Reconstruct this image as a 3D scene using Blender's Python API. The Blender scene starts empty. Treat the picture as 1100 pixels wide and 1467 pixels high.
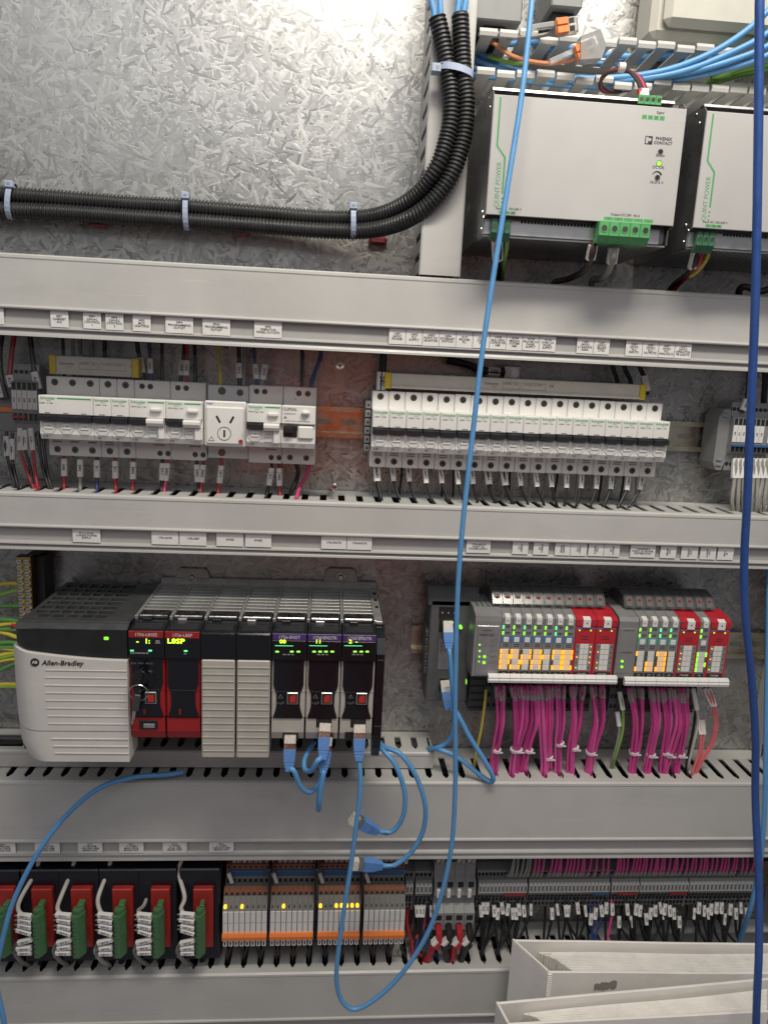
import bpy, bmesh, math, random
from mathutils import Vector, Matrix
random.seed(11)
sc = bpy.context.scene
COL = sc.collection
R = math.radians

# ------------------------------------------------------------------ camera, light, exposure
# millimetres: X to the right, d = distance out from the galvanised back plate (Blender -Y), Z up
F_PX, PITCH, YAW, ROLL = 1031.01, .197673, .0791325, .0473832
CAM = Vector((373.3, -832.38, 23.56))
_f = Vector((math.sin(YAW), math.cos(YAW), 0)); _r = Vector((math.cos(YAW), -math.sin(YAW), 0)); _u = Vector((0, 0, 1))
_f, _u = _f * math.cos(PITCH) - _u * math.sin(PITCH), _u * math.cos(PITCH) + _f * math.sin(PITCH)
_r, _u = _r * math.cos(ROLL) + _u * math.sin(ROLL), _u * math.cos(ROLL) - _r * math.sin(ROLL)
cd = bpy.data.cameras.new('camera'); cam = bpy.data.objects.new('camera', cd); COL.objects.link(cam)
cd.sensor_fit = 'HORIZONTAL'; cd.sensor_width = 36; cd.lens = 36 * F_PX / 1100
cd.clip_start = .02; cd.clip_end = 50
cam.matrix_world = Matrix(((_r.x, _u.x, -_f.x, CAM.x * .001), (_r.y, _u.y, -_f.y, CAM.y * .001), (_r.z, _u.z, -_f.z, CAM.z * .001), (0, 0, 0, 1)))
sc.camera = cam

wd = bpy.data.worlds.new('World'); sc.world = wd; wd.use_nodes = True
wd.node_tree.nodes['Background'].inputs[0].default_value = (.96, .96, 1, 1)
wd.node_tree.nodes['Background'].inputs[1].default_value = .17

def area(name, loc, target, sx, sy, power, col):
    ld = bpy.data.lights.new(name, 'AREA'); ld.shape = 'RECTANGLE'; ld.size = sx; ld.size_y = sy
    ld.energy = power; ld.color = col
    o = bpy.data.objects.new(name, ld); COL.objects.link(o); o.location = loc
    o.rotation_euler = (Vector(target) - Vector(loc)).to_track_quat('-Z', 'Y').to_euler()
    return o
area('cabinet_strip_lamp', (.58, -.64, .90), (.50, -.05, .08), .70, .14, 12.6, (1, .925, .80))
area('room_fill_light', (.30, -1.75, 1.35), (.45, 0, -.05), 2.4, 1.5, 14, (.95, .97, 1))  # broad unseen fill light, added behind and above the camera
sc.view_settings.view_transform = 'Standard'; sc.view_settings.look = 'None'
sc.view_settings.exposure = 0; sc.view_settings.gamma = 1

def at(px, py, d):                      # where the sight line through a photo pixel meets the plane d mm out from the back plate
    v = _f + _r * ((px - 550) / F_PX) + _u * ((733.5 - py) / F_PX)
    p = CAM + v * ((-d - CAM.y) / v.y)
    return p.x, p.z
def at_z(px, py, Z):                    # where that sight line meets the level Z: (x, d)
    v = _f + _r * ((px - 550) / F_PX) + _u * ((733.5 - py) / F_PX)
    p = CAM + v * ((Z - CAM.z) / v.z)
    return p.x, -p.y
def P3(px, py, d):
    x, z = at(px, py, d); return (x, d, z)

# ------------------------------------------------------------------ mesh building
ORG = {}
class MB:
    def __init__(s): s.v = []; s.f = []; s.sm = []
    def add(s, vs, fs, smooth=False):
        n = len(s.v); s.v += [tuple(p) for p in vs]
        for q in fs: s.f.append(tuple(i + n for i in q)); s.sm.append(smooth)
        return s
    def box(s, x0, x1, d0, d1, z0, z1, c=0):
        if x0 > x1: x0, x1 = x1, x0
        if d0 > d1: d0, d1 = d1, d0
        if z0 > z1: z0, z1 = z1, z0
        if not c:
            vs = [(x, d, z) for x in (x0, x1) for d in (d0, d1) for z in (z0, z1)]
            return s.add(vs, [(0,1,3,2),(4,6,7,5),(0,4,5,1),(2,3,7,6),(0,2,6,4),(1,5,7,3)])
        c = min(c, (x1-x0)*.45, (d1-d0)*.45, (z1-z0)*.45)
        vs = []; idx = {}
        X, D, Z = (x0, x1), (d0, d1), (z0, z1)
        for i in (0, 1):
            for j in (0, 1):
                for k in (0, 1):
                    sx, sd, sz = (1, -1)[i]*c, (1, -1)[j]*c, (1, -1)[k]*c
                    for a in range(3):
                        idx[i,j,k,a] = len(vs)
                        vs.append((X[i] + (0 if a == 0 else sx), D[j] + (0 if a == 1 else sd), Z[k] + (0 if a == 2 else sz)))
        fs = []
        for i in (0, 1):
            fs.append([idx[i,j,k,0] for j, k in ((0,0),(0,1),(1,1),(1,0))])
            fs.append([idx[j,i,k,1] for j, k in ((0,0),(0,1),(1,1),(1,0))])
            fs.append([idx[j,k,i,2] for j, k in ((0,0),(0,1),(1,1),(1,0))])
        for i in (0, 1):
            for j in (0, 1):
                fs.append([idx[i,j,0,0], idx[i,j,0,1], idx[i,j,1,1], idx[i,j,1,0]])
                fs.append([idx[i,0,j,0], idx[i,0,j,2], idx[i,1,j,2], idx[i,1,j,0]])
                fs.append([idx[0,i,j,1], idx[0,i,j,2], idx[1,i,j,2], idx[1,i,j,1]])
                for k in (0, 1): fs.append([idx[i,j,k,a] for a in range(3)])
        return s.add(vs, fs)
    def _ext(s, A, B, smooth=False):
        n = len(A)
        s.add(A + B, [tuple(range(n)), tuple(range(2*n-1, n-1, -1))])
        s.f += []
        m = len(s.v) - 2*n
        for i in range(n):
            j = (i+1) % n
            s.f.append((m+i, m+j, m+n+j, m+n+i)); s.sm.append(smooth)
        return s
    def prx(s, prof, x0, x1): return s._ext([(x0, d, z) for d, z in prof], [(x1, d, z) for d, z in prof])
    def prd(s, prof, d0, d1): return s._ext([(x, d0, z) for x, z in prof], [(x, d1, z) for x, z in prof])
    def prz(s, prof, z0, z1): return s._ext([(x, d, z0) for x, d in prof], [(x, d, z1) for x, d in prof])
    def cyl(s, x, z, r, d0, d1, n=14, r2=None):
        r2 = r if r2 is None else r2
        A = [(x + r*math.cos(2*math.pi*i/n), d0, z + r*math.sin(2*math.pi*i/n)) for i in range(n)]
        B = [(x + r2*math.cos(2*math.pi*i/n), d1, z + r2*math.sin(2*math.pi*i/n)) for i in range(n)]
        return s._ext(A, B, True)
    def ring(s, x, z, r, ri, d0, d1, n=16):
        vs = []
        for rr, dd in ((r, d0), (r, d1), (ri, d1), (ri, d0)):
            vs += [(x + rr*math.cos(2*math.pi*i/n), dd, z + rr*math.sin(2*math.pi*i/n)) for i in range(n)]
        fs = [(a*n+i, a*n+(i+1) % n, ((a+1) % 4)*n+(i+1) % n, ((a+1) % 4)*n+i) for a in range(4) for i in range(n)]
        return s.add(vs, fs)
    def screw(s, x, z, r, d):           # pozidrive head: dished ring and a cross
        s.ring(x, z, r, r*.78, d-1, d, 14); s.cyl(x, z, r*.8, d-1.6, d-.9, 12)
        return s
    def tube(s, pts, r, n=8, sub=5, rad=None, closed=False):
        P = smooth_path(pts, sub) if sub > 1 else [Vector(p) for p in pts]
        m = len(P); t0 = (P[1]-P[0]).normalized()
        up = Vector((0, 0, 1)) if abs(t0.z) < .9 else Vector((1, 0, 0))
        nrm = (up - t0*up.dot(t0)).normalized(); vs = []; fs = []
        for i in range(m):
            t = (P[min(i+1, m-1)] - P[max(i-1, 0)]).normalized()
            nrm = (nrm - t*nrm.dot(t)).normalized(); b = t.cross(nrm)
            rr = rad(i, m) if rad else r
            for k in range(n):
                a = 2*math.pi*k/n; vs.append(P[i] + (nrm*math.cos(a) + b*math.sin(a))*rr)
        for i in range(m-1):
            for k in range(n): fs.append((i*n+k, i*n+(k+1) % n, (i+1)*n+(k+1) % n, (i+1)*n+k))
        s.add(vs, fs, True)
        s.add(vs[:n], [tuple(range(n-1, -1, -1))]); s.add(vs[-n:], [tuple(range(n))])
        return s
    def mark(s): return len(s.v)
    def xf(s, k, M, piv):               # transform the vertices added since mark k about a pivot (x, d, z)
        pv = Vector(piv)
        for i in range(k, len(s.v)): s.v[i] = tuple(M @ (Vector(s.v[i]) - pv) + pv)
        return s
    def build(s, name, mat, parent=None, label=None, cat=None, group=None, kind=None, org=None):
        if parent is not None: O = ORG[parent.name]
        elif org is not None: O = org
        else:
            xs, ds, zs = zip(*s.v); O = ((min(xs)+max(xs))/2, (min(ds)+max(ds))/2, min(zs))
        me = bpy.data.meshes.new(name)
        me.from_pydata([((x-O[0])*.001, -(d-O[1])*.001, (z-O[2])*.001) for x, d, z in s.v], [], s.f)
        me.polygons.foreach_set('use_smooth', s.sm)
        bm = bmesh.new(); bm.from_mesh(me); bmesh.ops.recalc_face_normals(bm, faces=bm.faces); bm.to_mesh(me); bm.free()
        if any(s.sm): me.set_sharp_from_angle(angle=R(45))
        me.materials.append(M[mat])
        o = bpy.data.objects.new(name, me); COL.objects.link(o); ORG[o.name] = O
        if parent is not None: o.parent = parent
        else: o.location = (O[0]*.001, -O[1]*.001, O[2]*.001)
        tag(o, label, cat, group, kind)
        return o
def smooth_path(pts, sub):
    P = [Vector(p) for p in pts]; out = []
    for i in range(len(P)-1):
        a, b, c, d = P[max(i-1, 0)], P[i], P[i+1], P[min(i+2, len(P)-1)]
        for k in range(sub):
            t = k/sub
            out.append(.5*((2*b) + (c-a)*t + (2*a-5*b+4*c-d)*t*t + (3*b-a-3*c+d)*t**3))
    return out + [P[-1]]
def tag(o, label=None, cat=None, group=None, kind=None):
    if label: o['label'] = label
    if cat: o['category'] = cat
    if group: o['group'] = group
    if kind: o['kind'] = kind
def thing(name, loc, label, cat, group=None):
    o = bpy.data.objects.new(name, None); COL.objects.link(o); o.empty_display_size = .01
    o.location = (loc[0]*.001, -loc[1]*.001, loc[2]*.001); ORG[o.name] = tuple(loc)
    tag(o, label, cat, group); return o
def dup(o, dx=0, dd=0, dz=0, label=None, group=None, parent=None):
    c = o.copy(); COL.objects.link(c)
    if parent is None:
        c.location = o.location + Vector((dx, -dd, dz))*.001
        O = ORG[o.name]; ORG[c.name] = (O[0]+dx, O[1]+dd, O[2]+dz)
    else: c.parent = parent; ORG[c.name] = ORG[parent.name]
    if label: c['label'] = label
    if group: c['group'] = group
    for ch in list(o.children): dup(ch, parent=c)
    return c
_txt = {}
def txt_geo(s, bold):
    k = (s, bold)
    if k not in _txt:
        cu = bpy.data.curves.new('t', 'FONT'); cu.body = s; cu.align_x = 'CENTER'; cu.align_y = 'CENTER'; cu.size = 1
        cu.resolution_u = 2; cu.offset = bold; cu.space_line = .85
        ob = bpy.data.objects.new('t', cu); me = bpy.data.meshes.new_from_object(ob)
        _txt[k] = ([tuple(v.co) for v in me.vertices], [tuple(p.vertices) for p in me.polygons])
        bpy.data.objects.remove(ob); bpy.data.curves.remove(cu); bpy.data.meshes.remove(me)
    return _txt[k]
def txt(s, x, d, z, size, mat, parent, rot=0, bold=.012, wide=1.0, fit=None, mb=None, shear=0):
    vs, fs = txt_geo(s, bold); m = mb or MB()
    w = max(v[0] for v in vs) - min(v[0] for v in vs)
    if fit and w*size*wide > fit: wide = fit/(w*size)
    c, n = math.cos(R(rot)), math.sin(R(rot))
    out = []
    for a, b, _ in vs:
        a, b = (a + b*shear)*size*wide, b*size
        out.append((x + a*c - b*n, d, z + a*n + b*c))
    m.add(out, fs)
    return m if mb else m.build('lettering', mat, parent)
def ordinal(i):
    if i < 20: return ORD[i]
    n = i+1; tens = ['twent', 'thirt', 'fort', 'fift', 'sixt'][n//10-2]
    return tens+'ieth' if n % 10 == 0 else tens+'y-'+ORD[n % 10-1]
ORD = ['first','second','third','fourth','fifth','sixth','seventh','eighth','ninth','tenth','eleventh','twelfth','thirteenth','fourteenth','fifteenth','sixteenth','seventeenth','eighteenth','nineteenth','twentieth']

# ------------------------------------------------------------------ materials
M = {}
def pm(name, col, rough=.5, metal=0, var=.08, scale=60, rv=.1, bump=0, bscale=400, emis=0, ecol=None, spec=.5, coat=0, ior=None):
    m = bpy.data.materials.new(name); m.use_nodes = True; nt = m.node_tree; N = nt.nodes; L = nt.links
    b = N['Principled BSDF']; b.inputs['Metallic'].default_value = metal; b.inputs['Specular IOR Level'].default_value = spec
    b.inputs['Coat Weight'].default_value = coat
    tc = N.new('ShaderNodeTexCoord')
    no = N.new('ShaderNodeTexNoise'); no.inputs['Scale'].default_value = scale; no.inputs['Detail'].default_value = 3; no.inputs['Roughness'].default_value = .65
    L.new(tc.outputs['Object'], no.inputs['Vector'])
    mr = N.new('ShaderNodeMapRange'); mr.inputs['From Min'].default_value = .3; mr.inputs['From Max'].default_value = .7
    mr.inputs['To Min'].default_value = 1-var; mr.inputs['To Max'].default_value = 1+var
    L.new(no.outputs['Fac'], mr.inputs['Value'])
    mx = N.new('ShaderNodeMix'); mx.data_type = 'RGBA'; mx.blend_type = 'MULTIPLY'; mx.inputs['Factor'].default_value = 1
    mx.inputs['A'].default_value = (*col, 1); L.new(mr.outputs[0], mx.inputs['B']); L.new(mx.outputs['Result'], b.inputs['Base Color'])
    r2 = N.new('ShaderNodeMapRange'); r2.inputs['From Min'].default_value = .3; r2.inputs['From Max'].default_value = .7
    r2.inputs['To Min'].default_value = max(.03, rough-rv); r2.inputs['To Max'].default_value = min(1, rough+rv)
    L.new(no.outputs['Fac'], r2.inputs['Value']); L.new(r2.outputs[0], b.inputs['Roughness'])
    if bump:
        n2 = N.new('ShaderNodeTexNoise'); n2.inputs['Scale'].default_value = bscale; n2.inputs['Detail'].default_value = 3
        L.new(tc.outputs['Object'], n2.inputs['Vector'])
        bp = N.new('ShaderNodeBump'); bp.inputs['Strength'].default_value = bump; bp.inputs['Distance'].default_value = .0004
        L.new(n2.outputs['Fac'], bp.inputs['Height']); L.new(bp.outputs[0], b.inputs['Normal'])
    if emis:
        b.inputs['Emission Color'].default_value = (*(ecol or col), 1); b.inputs['Emission Strength'].default_value = emis
    M[name] = m; return m
pm('duct', (.47, .465, .445), .42, var=.05, scale=18, bump=.06)
pm('duct_cover', (.50, .495, .475), .40, var=.06, scale=9, bump=.05, bscale=900)
pm('duct_rail', (.40, .395, .38), .36, var=.05, scale=20)
pm('white_label', (.74, .73, .71), .45, var=.04)
pm('print_black', (.025, .025, .025), .5)
pm('print_grey', (.16, .16, .15), .5)
pm('breaker', (.74, .73, .70), .38, var=.04, scale=30, bump=.04)
pm('breaker_shoulder', (.66, .66, .66), .45, var=.04, scale=30)
pm('toggle_black', (.018, .02, .024), .30)
pm('window_clear', (.62, .62, .60), .25, var=.08, scale=120)
pm('print_green', (.05, .34, .11), .45)
pm('screw_dark', (.13, .12, .11), .35, metal=.8, var=.2, scale=300)
pm('hole', (.012, .012, .013), .7)
pm('zinc_screw', (.62, .61, .58), .28, metal=1, var=.15, scale=300)
pm('rail_metal', (.60, .56, .44), .28, metal=1, var=.10, scale=60)
pm('busbar', (.54, .51, .45), .45, var=.05)
pm('yellow', (.58, .43, .03), .45)
pm('terminal_grey', (.23, .235, .235), .5, var=.08, bump=.05)
pm('black_plastic', (.014, .015, .017), .36, var=.2, bump=.06, bscale=1500)
pm('black_gloss', (.007, .008, .012), .16, var=.1, rv=.05)
pm('charcoal', (.045, .047, .05), .45, var=.12, bump=.06)
pm('plc_white', (.62, .605, .57), .44, var=.04, scale=20, bump=.05, bscale=1200)
pm('plc_beige', (.46, .435, .39), .46, var=.05, bump=.05, bscale=1200)
pm('plc_red', (.32, .016, .019), .36, var=.08)
pm('io_red', (.46, .022, .035), .36, var=.06)
pm('io_grey', (.22, .22, .22), .48, var=.06)
pm('io_dark', (.105, .108, .11), .48, var=.08)
pm('purple', (.075, .035, .17), .4)
pm('steel', (.45, .45, .44), .30, metal=1, var=.15, scale=120)
pm('steel_dull', (.36, .36, .35), .46, metal=1, var=.15, scale=60)
pm('rack_steel', (.36, .36, .35), .38, metal=.45, var=.18, scale=70)
pm('aluminium', (.55, .55, .55), .40, metal=.9, var=.06, scale=80)
pm('psu_face', (.48, .475, .468), .40, var=.03, scale=12)
pm('psu_side', (.30, .30, .30), .35, metal=.85, var=.08, scale=40)
pm('connector_green', (.10, .36, .13), .42, var=.08)
pm('connector_dark_green', (.05, .15, .085), .45, var=.08)
pm('brake_green', (.06, .155, .065), .45, var=.1)
pm('brake_red', (.33, .022, .016), .38, var=.15, bump=.1, bscale=250)
pm('navy_black', (.008, .009, .016), .4)
pm('orange', (.80, .22, .05), .42)
pm('relay_terminal', (.24, .10, .06), .5)
pm('relay_grey', (.17, .165, .15), .48)
pm('blue_bar', (.04, .12, .26), .45)
pm('cable_blue', (.10, .31, .62), .38, var=.06, scale=90)
pm('cable_sky', (.11, .32, .62), .36, var=.06, scale=90)
pm('cable_navy', (.025, .075, .27), .36, var=.08, scale=90)
pm('boot_blue', (.10, .24, .55), .45)
pm('conduit', (.026, .027, .028), .40, var=.15)
pm('tie_grey', (.38, .45, .60), .42)
pm('tie_clear', (.66, .62, .64), .30)
pm('wire_black', (.014, .014, .015), .42)
pm('wire_red', (.38, .015, .025), .40)
pm('wire_pink', (.62, .06, .18), .4)
pm('wire_magenta', (.62, .065, .28), .42, var=.1)
pm('wire_magenta_dark', (.46, .04, .22), .42, var=.12)
pm('wire_magenta_light', (.70, .11, .36), .38, var=.1)
pm('wire_salmon', (.72, .16, .18), .42)
pm('wire_brown', (.05, .028, .022), .45)
pm('wire_grey', (.28, .275, .25), .45)
pm('wire_white', (.50, .48, .43), .45)
pm('wire_blue', (.03, .05, .17), .42)
pm('wire_yellow', (.55, .45, .05), .42)
pm('wire_green', (.09, .26, .06), .42)
pm('wire_lime', (.22, .42, .07), .42)
pm('wire_orange', (.55, .22, .10), .42)
pm('brass', (.46, .33, .14), .34, metal=1, var=.25, scale=200)
pm('brick_red', (.34, .03, .03), .5)
pm('dark_red', (.13, .012, .015), .5)
pm('binder', (.88, .845, .80), .36, var=.05, scale=14, bump=.10, bscale=260)
pm('binder_page', (.84, .81, .76), .35, var=.06)
pm('plug_nose', (.66, .62, .54), .16, var=.25, scale=500)
pm('ivory', (.66, .60, .45), .42)
pm('device_beige', (.50, .49, .43), .45, var=.03)
pm('device_grey', (.21, .22, .22), .45)
pm('led_green', (.25, .9, .05), .3, emis=.9, ecol=(.30, 1, .04))
pm('led_mint', (.1, .8, .3), .3, emis=.9, ecol=(.1, 1, .35))
pm('led_display', (.6, 1, .05), .3, emis=1.5, ecol=(.62, 1, .03))
pm('led_amber', (1, .45, .03), .3, emis=1.35, ecol=(1, .30, .01))
pm('card_amber_glow', (.74, .62, .45), .3, emis=.30, ecol=(1, .40, .05))  # pale card, not a lamp: amber glow of nearby lights put into it
pm('led_yellow', (1, .75, .05), .3, emis=1.8, ecol=(1, .52, .015))
pm('led_off', (.10, .11, .08), .3)
pm('print_white', (.62, .62, .62), .5)
pm('keyed_red', (.55, .04, .03), .35)
pm('blue_print', (.06, .16, .42), .45)
pm('teal_print', (.10, .42, .33), .45)

def clear_mat(name, tint, gloss=.10, rough=.08, haze=0):
    m = bpy.data.materials.new(name); m.use_nodes = True; nt = m.node_tree; N = nt.nodes; L = nt.links
    N.remove(N['Principled BSDF']); out = N['Material Output']
    tr = N.new('ShaderNodeBsdfTransparent'); tr.inputs[0].default_value = (*tint, 1)
    gl = N.new('ShaderNodeBsdfGlossy'); gl.inputs['Roughness'].default_value = rough
    fr = N.new('ShaderNodeFresnel'); fr.inputs[0].default_value = 1.49
    ad = N.new('ShaderNodeMath'); ad.operation = 'ADD'; ad.inputs[1].default_value = gloss - .04
    mx = N.new('ShaderNodeMixShader'); L.new(fr.outputs[0], ad.inputs[0]); L.new(ad.outputs[0], mx.inputs[0])
    L.new(tr.outputs[0], mx.inputs[1]); L.new(gl.outputs[0], mx.inputs[2]); L.new(mx.outputs[0], out.inputs[0]); M[name] = m
    if haze:
        df = N.new('ShaderNodeBsdfDiffuse'); df.inputs[0].default_value = (.72, .72, .70, 1); m2 = N.new('ShaderNodeMixShader'); m2.inputs[0].default_value = haze
        L.new(mx.outputs[0], m2.inputs[1]); L.new(df.outputs[0], m2.inputs[2]); L.new(m2.outputs[0], out.inputs[0])
clear_mat('perspex', (.995, .997, 1), .025, .05)
clear_mat('clear_cap', (.86, .86, .85), .08, .2, .08)
clear_mat('clear_plug', (.9, .88, .84), .10, .12, .35)
clear_mat('sleeve', (.92, .92, .91), .07, .25, .30)

def scuffed(name):
    # handled PVC: broad faint grime and a few thin rubbed streaks on top of the plain colour
    m = M[name]; nt = m.node_tree; N = nt.nodes; L = nt.links; b = N['Principled BSDF']
    src = b.inputs['Base Color'].links[0].from_socket
    tc = N.new('ShaderNodeTexCoord'); mp = N.new('ShaderNodeMapping'); mp.inputs['Scale'].default_value = (3.5, 3.5, 14); L.new(tc.outputs['Object'], mp.inputs[0])
    n1 = N.new('ShaderNodeTexNoise'); n1.inputs['Scale'].default_value = 1.6; n1.inputs['Detail'].default_value = 7; n1.inputs['Roughness'].default_value = .7; L.new(mp.outputs[0], n1.inputs['Vector'])
    m2 = N.new('ShaderNodeMapping'); m2.inputs['Scale'].default_value = (9, 9, 260); m2.inputs['Rotation'].default_value = (0, .09, 0); L.new(tc.outputs['Object'], m2.inputs[0])
    n2 = N.new('ShaderNodeTexNoise'); n2.inputs['Scale'].default_value = 1; n2.inputs['Detail'].default_value = 2; L.new(m2.outputs[0], n2.inputs['Vector'])
    r1 = N.new('ShaderNodeMapRange'); r1.inputs['From Min'].default_value = .52; r1.inputs['From Max'].default_value = .75; r1.inputs['To Min'].default_value = 1; r1.inputs['To Max'].default_value = .86; L.new(n1.outputs['Fac'], r1.inputs['Value'])
    r2 = N.new('ShaderNodeMapRange'); r2.inputs['From Min'].default_value = .70; r2.inputs['From Max'].default_value = .76; r2.inputs['To Min'].default_value = 1; r2.inputs['To Max'].default_value = 1.09; L.new(n2.outputs['Fac'], r2.inputs['Value'])
    mu = N.new('ShaderNodeMath'); mu.operation = 'MULTIPLY'; L.new(r1.outputs[0], mu.inputs[0]); L.new(r2.outputs[0], mu.inputs[1])
    mx = N.new('ShaderNodeMix'); mx.data_type = 'RGBA'; mx.blend_type = 'MULTIPLY'; mx.inputs['Factor'].default_value = 1
    L.new(src, mx.inputs['A']); L.new(mu.outputs[0], mx.inputs['B']); L.new(mx.outputs['Result'], b.inputs['Base Color'])
for n_ in ('duct_cover', 'plc_white', 'psu_face', 'duct', 'binder'): scuffed(n_)
def spangle():
    m = bpy.data.materials.new('galvanised'); m.use_nodes = True; nt = m.node_tree; N = nt.nodes; L = nt.links
    b = N['Principled BSDF']
    def mth(op, a, c=None, clamp=False):
        n = N.new('ShaderNodeMath'); n.operation = op; n.use_clamp = clamp
        for i, q in enumerate((a, c)):
            if q is None: continue
            if isinstance(q, (int, float)): n.inputs[i].default_value = q
            else: L.new(q, n.inputs[i])
        return n.outputs[0]
    tc = N.new('ShaderNodeTexCoord'); sp = N.new('ShaderNodeSeparateXYZ'); L.new(tc.outputs['Object'], sp.inputs[0])
    cb = N.new('ShaderNodeCombineXYZ'); L.new(sp.outputs[0], cb.inputs[0]); L.new(sp.outputs[2], cb.inputs[1])
    wn = N.new('ShaderNodeTexNoise'); wn.inputs['Scale'].default_value = 30; wn.inputs['Detail'].default_value = 1; L.new(cb.outputs[0], wn.inputs['Vector'])
    ws = N.new('ShaderNodeVectorMath'); ws.operation = 'SCALE'; ws.inputs['Scale'].default_value = .004; L.new(wn.outputs['Color'], ws.inputs[0])
    co = N.new('ShaderNodeVectorMath'); co.operation = 'ADD'; L.new(cb.outputs[0], co.inputs[0]); L.new(ws.outputs[0], co.inputs[1])
    tot = None; best = None
    for i in range(6):
        vr = N.new('ShaderNodeVectorRotate'); vr.rotation_type = 'Z_AXIS'; vr.inputs['Angle'].default_value = R(11 + i*30.5); L.new(co.outputs[0], vr.inputs['Vector'])
        vm = N.new('ShaderNodeVectorMath'); vm.operation = 'MULTIPLY'; vm.inputs[1].default_value = (66 + 8*(i % 3), 330 + 60*(i % 2), 1); L.new(vr.outputs[0], vm.inputs[0])
        vo = N.new('ShaderNodeTexVoronoi'); vo.voronoi_dimensions = '2D'; vo.inputs['Scale'].default_value = 1; vo.inputs['Randomness'].default_value = 1; L.new(vm.outputs[0], vo.inputs['Vector'])
        sc_ = N.new('ShaderNodeSeparateColor'); L.new(vo.outputs['Color'], sc_.inputs[0])
        pres = mth('GREATER_THAN', sc_.outputs[0], .72 if best is None else best); best = sc_.outputs[0] if best is None else mth('MAXIMUM', best, sc_.outputs[0])
        if i == 0: best = mth('MAXIMUM', best, .72)
        val = mth('SUBTRACT', sc_.outputs[1], .45)
        val = mth('MULTIPLY', mth('MULTIPLY', val, 1.7), pres)
        tot = val if tot is None else mth('ADD', mth('MULTIPLY', tot, mth('SUBTRACT', 1, pres)), val)
    big = N.new('ShaderNodeTexNoise'); big.inputs['Scale'].default_value = 7; big.inputs['Detail'].default_value = 5; L.new(cb.outputs[0], big.inputs['Vector'])
    amp = N.new('ShaderNodeMapRange'); amp.inputs['From Min'].default_value = .35; amp.inputs['From Max'].default_value = .65
    amp.inputs['To Min'].default_value = .55; amp.inputs['To Max'].default_value = 1; L.new(big.outputs['Fac'], amp.inputs['Value'])
    tot = mth('MULTIPLY', tot, amp.outputs[0])
    cr = N.new('ShaderNodeMapRange'); cr.inputs['From Min'].default_value = -.8; cr.inputs['From Max'].default_value = .9
    cr.inputs['To Min'].default_value = .24; cr.inputs['To Max'].default_value = .54; L.new(tot, cr.inputs['Value'])
    cc = N.new('ShaderNodeCombineColor'); L.new(cr.outputs[0], cc.inputs[0]); L.new(mth('MULTIPLY', cr.outputs[0], .995), cc.inputs[1]); L.new(mth('MULTIPLY', cr.outputs[0], .965), cc.inputs[2])
    L.new(cc.outputs[0], b.inputs['Base Color']); b.inputs['Metallic'].default_value = .70
    rr = N.new('ShaderNodeMapRange'); rr.inputs['From Min'].default_value = -.8; rr.inputs['From Max'].default_value = .9
    rr.inputs['To Min'].default_value = .24; rr.inputs['To Max'].default_value = .40; L.new(tot, rr.inputs['Value']); L.new(rr.outputs[0], b.inputs['Roughness'])
    bp = N.new('ShaderNodeBump'); bp.inputs['Strength'].default_value = .24; bp.inputs['Distance'].default_value = .0006
    L.new(tot, bp.inputs['Height']); L.new(bp.outputs[0], b.inputs['Normal'])
    M['galvanised'] = m
spangle()

def perforated():
    m = pm('perforated', (.34, .34, .335), .4, metal=.8); nt = m.node_tree; N = nt.nodes; L = nt.links
    tc = N.new('ShaderNodeTexCoord'); br = N.new('ShaderNodeTexBrick'); br.inputs['Scale'].default_value = 1
    br.inputs['Brick Width'].default_value = .0075; br.inputs['Row Height'].default_value = .0042; br.inputs['Mortar Size'].default_value = .0012
    br.inputs['Color1'].default_value = (.02, .02, .02, 1); br.inputs['Color2'].default_value = (.02, .02, .02, 1); br.inputs['Mortar'].default_value = (.42, .42, .41, 1)
    L.new(tc.outputs['Object'], br.inputs['Vector']); b = N['Principled BSDF']; L.new(br.outputs['Color'], b.inputs['Base Color'])
perforated()
# ------------------------------------------------------------------ the setting: galvanised back plate
m = MB(); m.box(-320, 1250, -3, 0, -1150, 620)
bp_ = m.build('back_plate', 'galvanised', label='spangled galvanised steel back plate of the cabinet', kind='structure', org=(0, 0, 0))

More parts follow.
